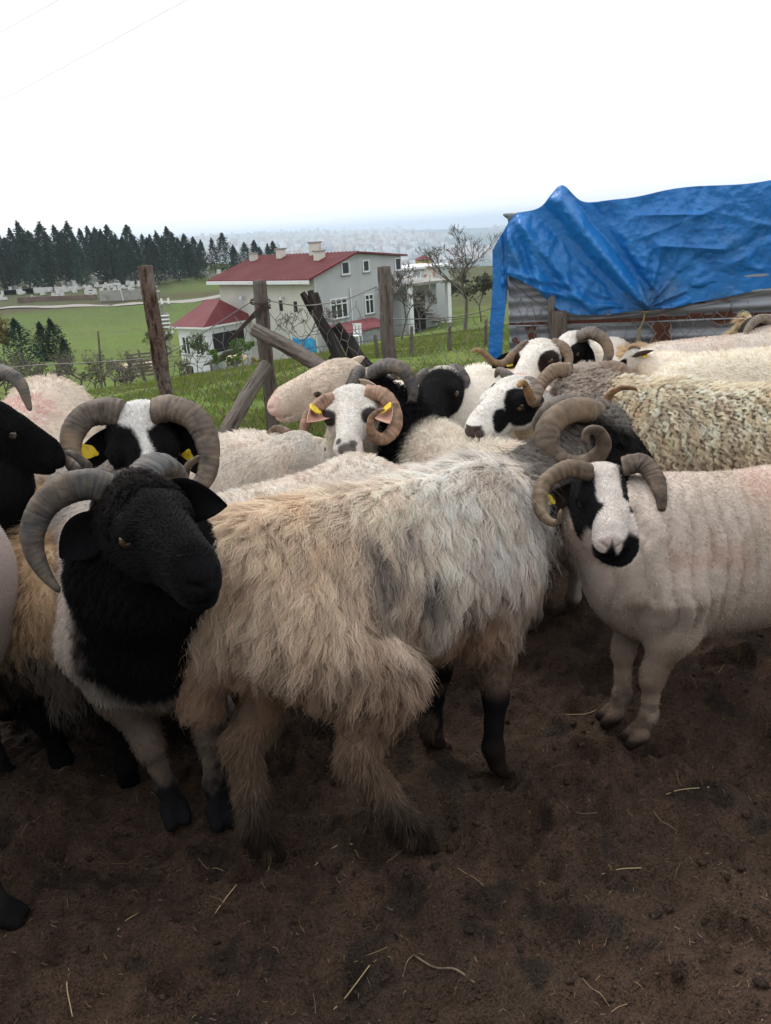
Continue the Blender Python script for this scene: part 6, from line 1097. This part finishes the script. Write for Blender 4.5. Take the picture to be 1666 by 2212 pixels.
for i_, (x, yb, yt, Yd) in enumerate(((-20, 850, 760, 26), (40, 855, 750, 30), (85, 850, 768, 24), (130, 855, 752, 28), (180, 850, 760, 26), (230, 850, 752, 30), (275, 845, 755, 28), (318, 845, 765, 26), (15, 870, 785, 18), (75, 872, 795, 17), (140, 872, 790, 18), (210, 868, 788, 19), (290, 862, 795, 20), (390, 840, 770, 26), (0, 860, 770, 22), (105, 858, 775, 22), (250, 850, 775, 23))):
    baretree('grey-brown leafless bush in the thicket beyond the netting', x, yb, yt, Yd, 20 + i_ % 5, (.10, .12, .05) if i_ % 2 else (.11, .095, .08), 160, .05, 5, 'bare_shrub', rmin=.005, spread=.8, nb=3, ln=.45, group='bare bushes of the thicket')
# utility pole with cross-arms and insulators
up0 = at(368, 800, 58); uz = gz(up0[0], 58); pole = empty('utility_pole', (up0[0], 58, uz)); tag(pole, 'lattice power pole with stacked insulators behind the barky post', 'utility pole'); zt_ = at(352, 650, 58)[2] - uz
mb = MB()
for sx in (-.18, .18):
    for sy in (-.18, .18): mb.tube([(sx * 1.5, sy * 1.5, 0), (sx * .7, sy * .7, zt_)], .05, 4)
for k in range(10): z = zt_ * k / 10; mb.tube([(-.24, -.24, z), (.24, -.2, z + zt_ / 10)], .025, 4); mb.tube([(.24, -.2, z), (-.24, -.24, z + zt_ / 10)], .025, 4)
mb.build('mast', M_conc, pole)
for k, (z, w) in enumerate(((zt_ - .3, .9), (zt_ - 2.4, .8))):
    mb = MB(); mb.box((-w, -.3, z), (w, -.2, z + .1)); mb.build('crossarm', M_conc, pole)
    for q_ in range(4): x = -w + .15 + q_ * (2 * w - .3) / 3; mb = MB(); mb.tube([(x, -.25, z + .1), (x, -.25, z + .5)], [.10, .07], 8); mb.build('insulator', M_white, pole)
mb = MB(); mb.box((-.75, -.5, zt_ - 2.0), (.6, -.32, zt_ - .8)); mb.build('switch_frame', M_conc, pole)
for q_ in range(4): mb = MB(); z = zt_ - 1.0 - q_ * .27; mb.tube([(-.8, -.6, z), (.7, -.6, z)], .07, 6); mb.build('insulator', M_white, pole)
for lab, a, b, s_ in (('upper thin power line crossing the top left of the sky', at(-250, 195, 14), at(520, -240, 8), .25), ('lower thin power line sloping across the upper left sky', at(-600, 520, 16), at(700, -165, 8), .25)):
    t = np.linspace(0, 1, 40)[:, None]; P = a + (b - a) * t; P[:, 2] -= (s_ * 4 * t * (1 - t))[:, 0] * .3; mb = MB(); mb.tube(P, .0026, 5); tag(mb.build('power_line', M_wire, None, True), lab, 'power line')
# road, cemetery walls and graves on the far hill
def ribbon(name, pts, w, m_, dz=.06, n=80):
    P = resample(np.array([at(*p)[:2] for p in pts]), n); T = np.gradient(P, axis=0); T /= np.linalg.norm(T, axis=1, keepdims=True); N_ = np.stack([-T[:, 1], T[:, 0]], -1); V = []
    for k in (-1, -.33, .33, 1): q_ = P + N_ * w / 2 * k; V.append(np.stack([q_[:, 0], q_[:, 1], ground_z(q_[:, 0], q_[:, 1]) + (fbm(np.stack([q_[:, 0], q_[:, 1], 0 * q_[:, 0]], -1), .12, 9) - .5) + dz], -1))
    V = np.stack(V, 1).reshape(-1, 3); i = np.arange(n - 1)[:, None] * 4; j = np.arange(3)[None]; return npmesh(name, V, np.stack([i + j, i + 4 + j, i + 4 + j + 1, i + j + 1], -1).reshape(-1, 4), m_)
M_road = mat('pale_dirt_road', (0.27, 0.255, 0.235), rough=0.95, noise=[(.8, (0.30, 0.28, 0.25), 0.5, 0.7)])
tag(ribbon('road', [(-150, 690, 135), (0, 664, 135), (120, 661, 135), (250, 658, 135), (380, 654, 136), (470, 646, 138), (600, 640, 140)], 2.0, M_road, .12), kind='structure')
def lowwall(label, x0, y0, x1, y1, Yd, h, m_=None):
    a, b = at(x0, y0, Yd), at(x1, y1, Yd); n = 24; t = np.linspace(0, 1, n); X = a[0] + (b[0] - a[0]) * t; Yv_ = a[1] + (b[1] - a[1]) * t; Z = ground_z(X, Yv_) ; V = []
    for k in range(n): V += [(X[k], Yv_[k], Z[k] - .6), (X[k], Yv_[k], Z[k] + h), (X[k], Yv_[k] + .4, Z[k] + h), (X[k], Yv_[k] + .4, Z[k] - .6)]
    F = [(4 * k + c, 4 * k + 4 + c, 4 * k + 4 + (c + 1) % 4, 4 * k + (c + 1) % 4) for k in range(n - 1) for c in range(3)]; mb = MB(); mb.add(V, F); return tag(mb.build('cemetery_wall', m_ or M_conc, None), label, 'wall')
lowwall('pale concrete retaining wall along the road below the graves', 218, 655, 310, 648, 139, 1.7); lowwall('low stone wall right of the retaining wall', 312, 648, 345, 645, 140, 1.0); lowwall('brown boundary wall at the left above the road', 40, 658, 210, 655, 141, .7, mat('brown_earth_wall', (.13, .085, .07), rough=.95, noise=[(.6, (.19, .14, .12), .45, .7)])); lowwall('long low wall at the top of the green field', 340, 588, 480, 580, 160, .8)
for i_, (x0, y0, x1, y1) in enumerate(((0, 596, 75, 640), (40, 590, 120, 655), (115, 612, 160, 640), (0, 622, 40, 650), (180, 600, 200, 625))): lowwall(('pale terrace wall climbing between the graves at far left', 'stepped terrace wall in the middle of the graves', 'short terrace wall under the left conifers', 'lowest terrace wall at the left edge', 'slanting grave-terrace kerb below the central conifers')[i_], x0, y0, x1, y1, 150, .7, M_stone)
mb = MB(); mb.box((-.5, -.12, -.2), (.5, .12, .9)); mb.box((-.55, -.2, -.2), (.55, 1.6, .25)); gm_ = mb.build('gravestone', M_stone, None); g0 = gm_; rg = random.Random(8); ng_ = 0
while ng_ < 170:
    x, y = rg.uniform(-10, 345), rg.uniform(585, 652)
    if ng_ > 130: x, y = rg.uniform(200, 480), rg.uniform(574, 592)
    P = at(x, y, 142 + (652 - y) * .42); o = g0 if ng_ == 0 else g0.copy()
    if ng_: COL.objects.link(o)
    o.location = (P[0], P[1], gz(P[0], P[1]) + .1); s_ = rg.uniform(.35, .8); o.scale = (s_, s_, s_ * rg.uniform(.7, 1.5)); o.rotation_euler = (0, 0, rg.uniform(-.6, .6)); tag(o, 'pale marble gravestone on the cemetery hill', 'gravestone', 'gravestones on the cemetery hill'); ng_ += 1
gt = at(254, 652, 140); gate = empty('cemetery_gate', (gt[0], gt[1] - .5, gz(gt[0], gt[1]))); tag(gate, 'pale square gateway in the cemetery wall', 'gate')
for x in (-.9, .9): mb = MB(); mb.box((x - .2, -.3, -.5), (x + .2, .3, 2.4)); mb.build('pillar', M_stone, gate)
mb = MB(); mb.box((-1.2, -.32, 2.4), (1.2, .32, 2.7)); mb.build('lintel', M_stone, gate)
lp = at(259, 650, 139); mb = MB(); z0 = gz(lp[0], lp[1]); zt_ = at(256, 606, 139)[2]; mb.tube([(lp[0] + .9, lp[1] - 1, z0), (lp[0] + .7, lp[1] - 1, zt_), (lp[0] + .2, lp[1] - 1, zt_ + .15)], [.10, .07, .05], 6); tag(mb.build('street_lamp', M_stone, None), 'thin street lamp beside the cemetery gateway', 'lamp post')

# ------------------------------------------------------------------ hazy city on the far slopes
rc = np.random.default_rng(12); n = 5200; th = rc.uniform(-.34, .34, n); r = 2300 + 4300 * rc.random(n) ** .8; X = r * np.sin(th); Yc = r * np.cos(th); Zc = ground_z(X, Yc) + (fbm(np.stack([X, Yc, 0 * X], -1), .0016, 11) - .5) * 50 * sstep(1200, 3000, r)
keep = fbm(np.stack([X, Yc, 0 * X], -1), .0012, 77, 3) > .47; X, Yc, Zc = X[keep], Yc[keep], Zc[keep]; n = len(X); w, dp_, hh = rc.uniform(9, 22, n), rc.uniform(9, 20, n), rc.uniform(8, 24, n) * (1 + .8 * (rc.random(n) > .93)); cs = np.array([[-1, -1, 0], [1, -1, 0], [1, 1, 0], [-1, 1, 0], [-1, -1, 1], [1, -1, 1], [1, 1, 1], [-1, 1, 1]], float)
ro = rc.uniform(0, 3.14, n); lx, ly = cs[None, :, 0] * w[:, None] / 2, cs[None, :, 1] * dp_[:, None] / 2; V = np.stack([X[:, None] + lx * np.cos(ro)[:, None] - ly * np.sin(ro)[:, None], Yc[:, None] + lx * np.sin(ro)[:, None] + ly * np.cos(ro)[:, None], Zc[:, None] - 4 + cs[None, :, 2] * (hh[:, None] + 4)], -1).reshape(-1, 3)
k = np.arange(n)[:, None] * 8; F = np.concatenate([k + np.array([q_]) for q_ in ((4, 5, 6, 7), (0, 1, 5, 4), (1, 2, 6, 5), (2, 3, 7, 6), (3, 0, 4, 7))]); cc = rc.choice(5, n); pal = np.array([[.46, .45, .43], [.36, .35, .34], [.46, .40, .33], [.32, .22, .18], [.52, .52, .52]])[cc]; M_city = mat('far_city_walls', attr='col', rough=.9)
tag(npmesh('distant_city', V, F, M_city, smooth=False, col=np.repeat(pal, 8, 0)), 'hazy spread of far city blocks on the slopes', 'city', kind='stuff')
TB = 'tower blocks on the far skyline'
for i_, (x, yt, wd) in enumerate(((432, 513, 30), (470, 511, 26), (565, 499, 70), (590, 500, 60), (612, 499, 60), (655, 494, 34), (672, 499, 50), (705, 500, 50), (735, 498, 40), (770, 497, 40), (800, 499, 30), (832, 497, 26), (862, 487, 34), (880, 497, 26), (930, 494, 26), (980, 492, 24))):
    Yd = 6350; P = at(x, yt, Yd); z0 = gz(P[0], Yd) - 10; mb = MB(); mb.box((-wd / 2, -12, 0), (wd / 2, 12, P[2] - z0)); o = mb.build('tower_block', M_stone, None); o.location = (P[0], Yd, z0); tag(o, 'pale hazy tower block on the skyline of the far city', 'building', TB)

# pallet gate and white hives in the lower pen
pg = at(316, 852, 40); pgate = empty('pallet_gate', (pg[0], 40, gz(pg[0], 40)), rad(12)); tag(pgate, 'grey slatted pallet gate in the lower pen', 'gate')
for k in range(7): mb = MB(); mb.box((-.65, -.03, .1 + k * .18), (.65, .0, .2 + k * .18)); mb.build('slat', M_wood, pgate)
for x in (-.6, 0, .6): mb = MB(); mb.box((x - .05, .002, -.2), (x + .05, .08, 1.45)); mb.build('upright', M_wood, pgate)
for lab, x, y in (('white beehive box farther left in the thicket', 122, 853), ('white beehive box nearer the pallet gate in the thicket', 157, 858)):
    P = at(x, y, 30); hv = empty('beehive', (P[0], 30, P[2] - .2), .3); tag(hv, lab, 'beehive'); mb = MB(); mb.box((-.25, -.2, -.4), (.25, .2, .25)); mb.build('box', M_white, hv, bevel=.01); mb = MB(); mb.box((-.28, -.23, .252), (.28, .23, .30)); mb.build('lid', M_stone, hv)

# ------------------------------------------------------------------ ground cover: grass, weeds, straw
rg = np.random.default_rng(77); n = 70000; th = rg.uniform(-.55, .40, n); r = 4.6 + 11 * rg.random(n) ** 1.5; X, Yg = r * np.sin(th), r * np.cos(th); P0 = np.stack([X, Yg, ground_z(X, Yg)], -1); q = np.stack([X, Yg, 0 * X], -1); den = fbm(q, 1.1, 61); keep = (den + .25 * rg.random(n) > .52) & (r + (fbm(q, .9, 21) - .5) * 2 > 4.7); P0, q = P0[keep], q[keep]; n = len(P0)
h = (.025 + .06 * rg.random(n)) * (.6 + .9 * fbm(q, .7, 63)); d = rg.normal(0, .45, (n, 3)); d[:, 2] = 1; t = np.array([0, .4, .75, 1.0]); S_ = P0[:, None] + h[:, None, None] * (t[None, :, None] * d[:, None]) ; S_[..., 2] -= (h[:, None] * .25 * t[None] ** 2); S_[..., 2] += -.005
g_ = rg.random(n)[:, None]; gcol = np.array([.09, .145, .025]) * (1 - g_) + np.array([.165, .19, .045]) * g_; dr = (rg.random(n) < .18)[:, None]; gcol = np.where(dr, np.array([.22, .18, .09]), gcol)
M_grass = mat('grass_blade', attr='col', rough=.8, spec=.1, trans=.3)
tag(strands('grass', S_, np.array([.0028, .0024, .0016, .0004]) * 1.6, M_grass, None, gcol), 'short green meadow grass beyond the pen', 'grass', kind='stuff')
def weed(label, x, y, Yd, seed, n=420, R=.16, h=.16, col=(.07, .16, .02)):
    P = at(x, y, Yd); z0 = gz(P[0], P[1]); rg = np.random.default_rng(seed); r = empty('weed_clump', (P[0], P[1], z0 - .05)); tag(r, label, 'plant'); a = rg.random(n) * 6.28; rr = R * np.sqrt(rg.random(n)); Pl = np.stack([rr * np.cos(a), rr * np.sin(a), h * rg.random(n) * (1 - .5 * (rr / R) ** 2) + .06], -1); V, F = leafcloud(Pl, .036, rg, .6); g = .6 + .8 * rg.random(n); npmesh('leaves', V, F, M_green, r, smooth=False, col=np.repeat(np.array(col) * g[:, None], 3, 0)); st = np.stack([np.zeros((40, 3)), np.stack([rr[:40] * np.cos(a[:40]) * .5, rr[:40] * np.sin(a[:40]) * .5, h * .5 + 0 * a[:40]], -1), Pl[:40]], 1)
    mb = MB()
    for k in range(40): mb.tube(st[k] + (0, 0, .0), [.003, .0025, .0015], 3, False)
    mb.build('stems', M_green, r).data.attributes.new('col', 'FLOAT_COLOR', 'POINT').data.foreach_set('color', np.tile([.07, .12, .03, 1], 40 * 9).astype(np.float32))
weed('bright green weed clump at the foot of the wire-bound post', 540, 930, 3.75, 1, 900, .24, .22); weed('yellow-green weed clump beside the propped pole', 520, 955, 3.45, 2, 600, .18, .16, (.16, .22, .02)); weed('low green weeds behind the propped pole', 610, 905, 4.0, 3, 400, .2, .14); weed('small weed tuft between the left rams', 70, 1050, 3.4, 4, 300, .2, .12)
# straw and hay stems trodden into the mud
M_straw = mat('straw', attr='col', rough=.75, spec=.25)
n = 2600; Xs, Ys = rg.uniform(-1, 1, n), .35 + 2.4 * rg.random(n) ** 1.1; Xs = Xs * (.45 + .62 * Ys); ln = np.where(rg.random(n) < .035, rg.uniform(.035, .07, n), rg.uniform(.003, .016, n)); an = rg.random(n) * 6.28; Pm = np.zeros((n, 4, 3)); iz = [np.argmin((_py - y) ** 2) for y in Ys]; mh = mud_h.reshape(len(_py), len(_px))
bend = rg.normal(0, .12, n)
for k, tt in enumerate((-.5, -.17, .17, .5)):
    xx = Xs + ln * tt * np.cos(an + bend * tt); yy = Ys + ln * tt * np.sin(an + bend * tt); jx = np.clip(((xx / (1.1 + .62 * yy)) + 1) / 2 * (len(_px) - 1), 0, len(_px) - 1).astype(int); jy = np.clip(np.searchsorted(_py, yy), 0, len(_py) - 1); Pm[:, k] = np.stack([xx, yy, mh[jy, jx] + .004 + .003 * rg.random(n)], -1)
sc_ = np.where(ln > .034, .0007, .0006)[:, None] * np.array([[1, 1, 1, .8]]); cs_ = np.array([.24, .17, .095]) * (.25 + .9 * rg.random((n, 1)))
tag(strands('straw', Pm, sc_, M_straw, None, cs_), 'scattered straw stems trodden into the mud', 'straw', kind='stuff')
def on_mud(x, y): g_ = gnd(x, y); return np.array([g_[0], g_[1], mud_z(g_[0], g_[1]) + .004])
M_twig2 = mat('dry_twig', (0.20, 0.15, 0.10), rough=.85, noise=[(60, (0.09, 0.065, 0.045), .45, .65)])
mb = MB(); mb.tube(catmull([on_mud(893, 2055), on_mud(940, 2095), on_mud(985, 2125), on_mud(1027, 2152)], 16), [.0022] * 16, 6); mb.tube(catmull([on_mud(893, 2055), on_mud(880, 2078), on_mud(870, 2108)], 8), .0014, 5); tag(mb.build('dry_twig', M_twig2, None, True), 'forked dry twig lying on the mud, bottom middle', 'twig')
for lab, p in (('pale straw stem below the right-hand ram', [(1438, 1728), (1470, 1722), (1530, 1726)]), ('long straw stem left of the shorn ram feet', [(1222, 1528), (1270, 1530), (1318, 1533)]), ('straight straw stem lower right of the walking ram', [(1298, 1870), (1340, 1871), (1386, 1871)]), ('bent straw near the walking hind foot', [(682, 1880), (725, 1852), (765, 1850)]), ('straw stem standing out at bottom left', [(155, 2115), (150, 2150), (158, 2200)]), ('diagonal straw stem below the pale hind foot', [(465, 1975), (490, 1955), (515, 1932)]), ('crossed straw stem at lower left', [(255, 2012), (272, 1988), (297, 1958)]), ('long straw at the bottom middle left', [(718, 2160), (745, 2140), (800, 2095)])):
    mb = MB(); P = catmull([on_mud(*q_) for q_ in p], 12); mb.tube(P, .0012, 5); tag(mb.build('straw_stem', mat('straw_stem', (.38, .29, .16), rough=.7), None, True), lab, 'straw')
# ------------------------------------------------------------------ the air
M_haze = bpy.data.materials.new('haze'); M_haze.use_nodes = True; nt_ = M_haze.node_tree; nt_.nodes.remove(nt_.nodes['Principled BSDF']); pv = nt_.nodes.new('ShaderNodeVolumePrincipled'); pv.inputs['Color'].default_value = (.72, .84, 1, 1); pv.inputs['Density'].default_value = 2.4e-4; pv.inputs['Anisotropy'].default_value = .2; nt_.links.new(pv.outputs[0], nt_.nodes['Material Output'].inputs['Volume'])
mb = MB(); mb.box((-96000, -96000, -420), (96000, 96000, 60)); hzb = mb.build('haze', M_haze, None); tag(hzb, 'thin bluish haze filling the air', 'haze', kind='stuff')
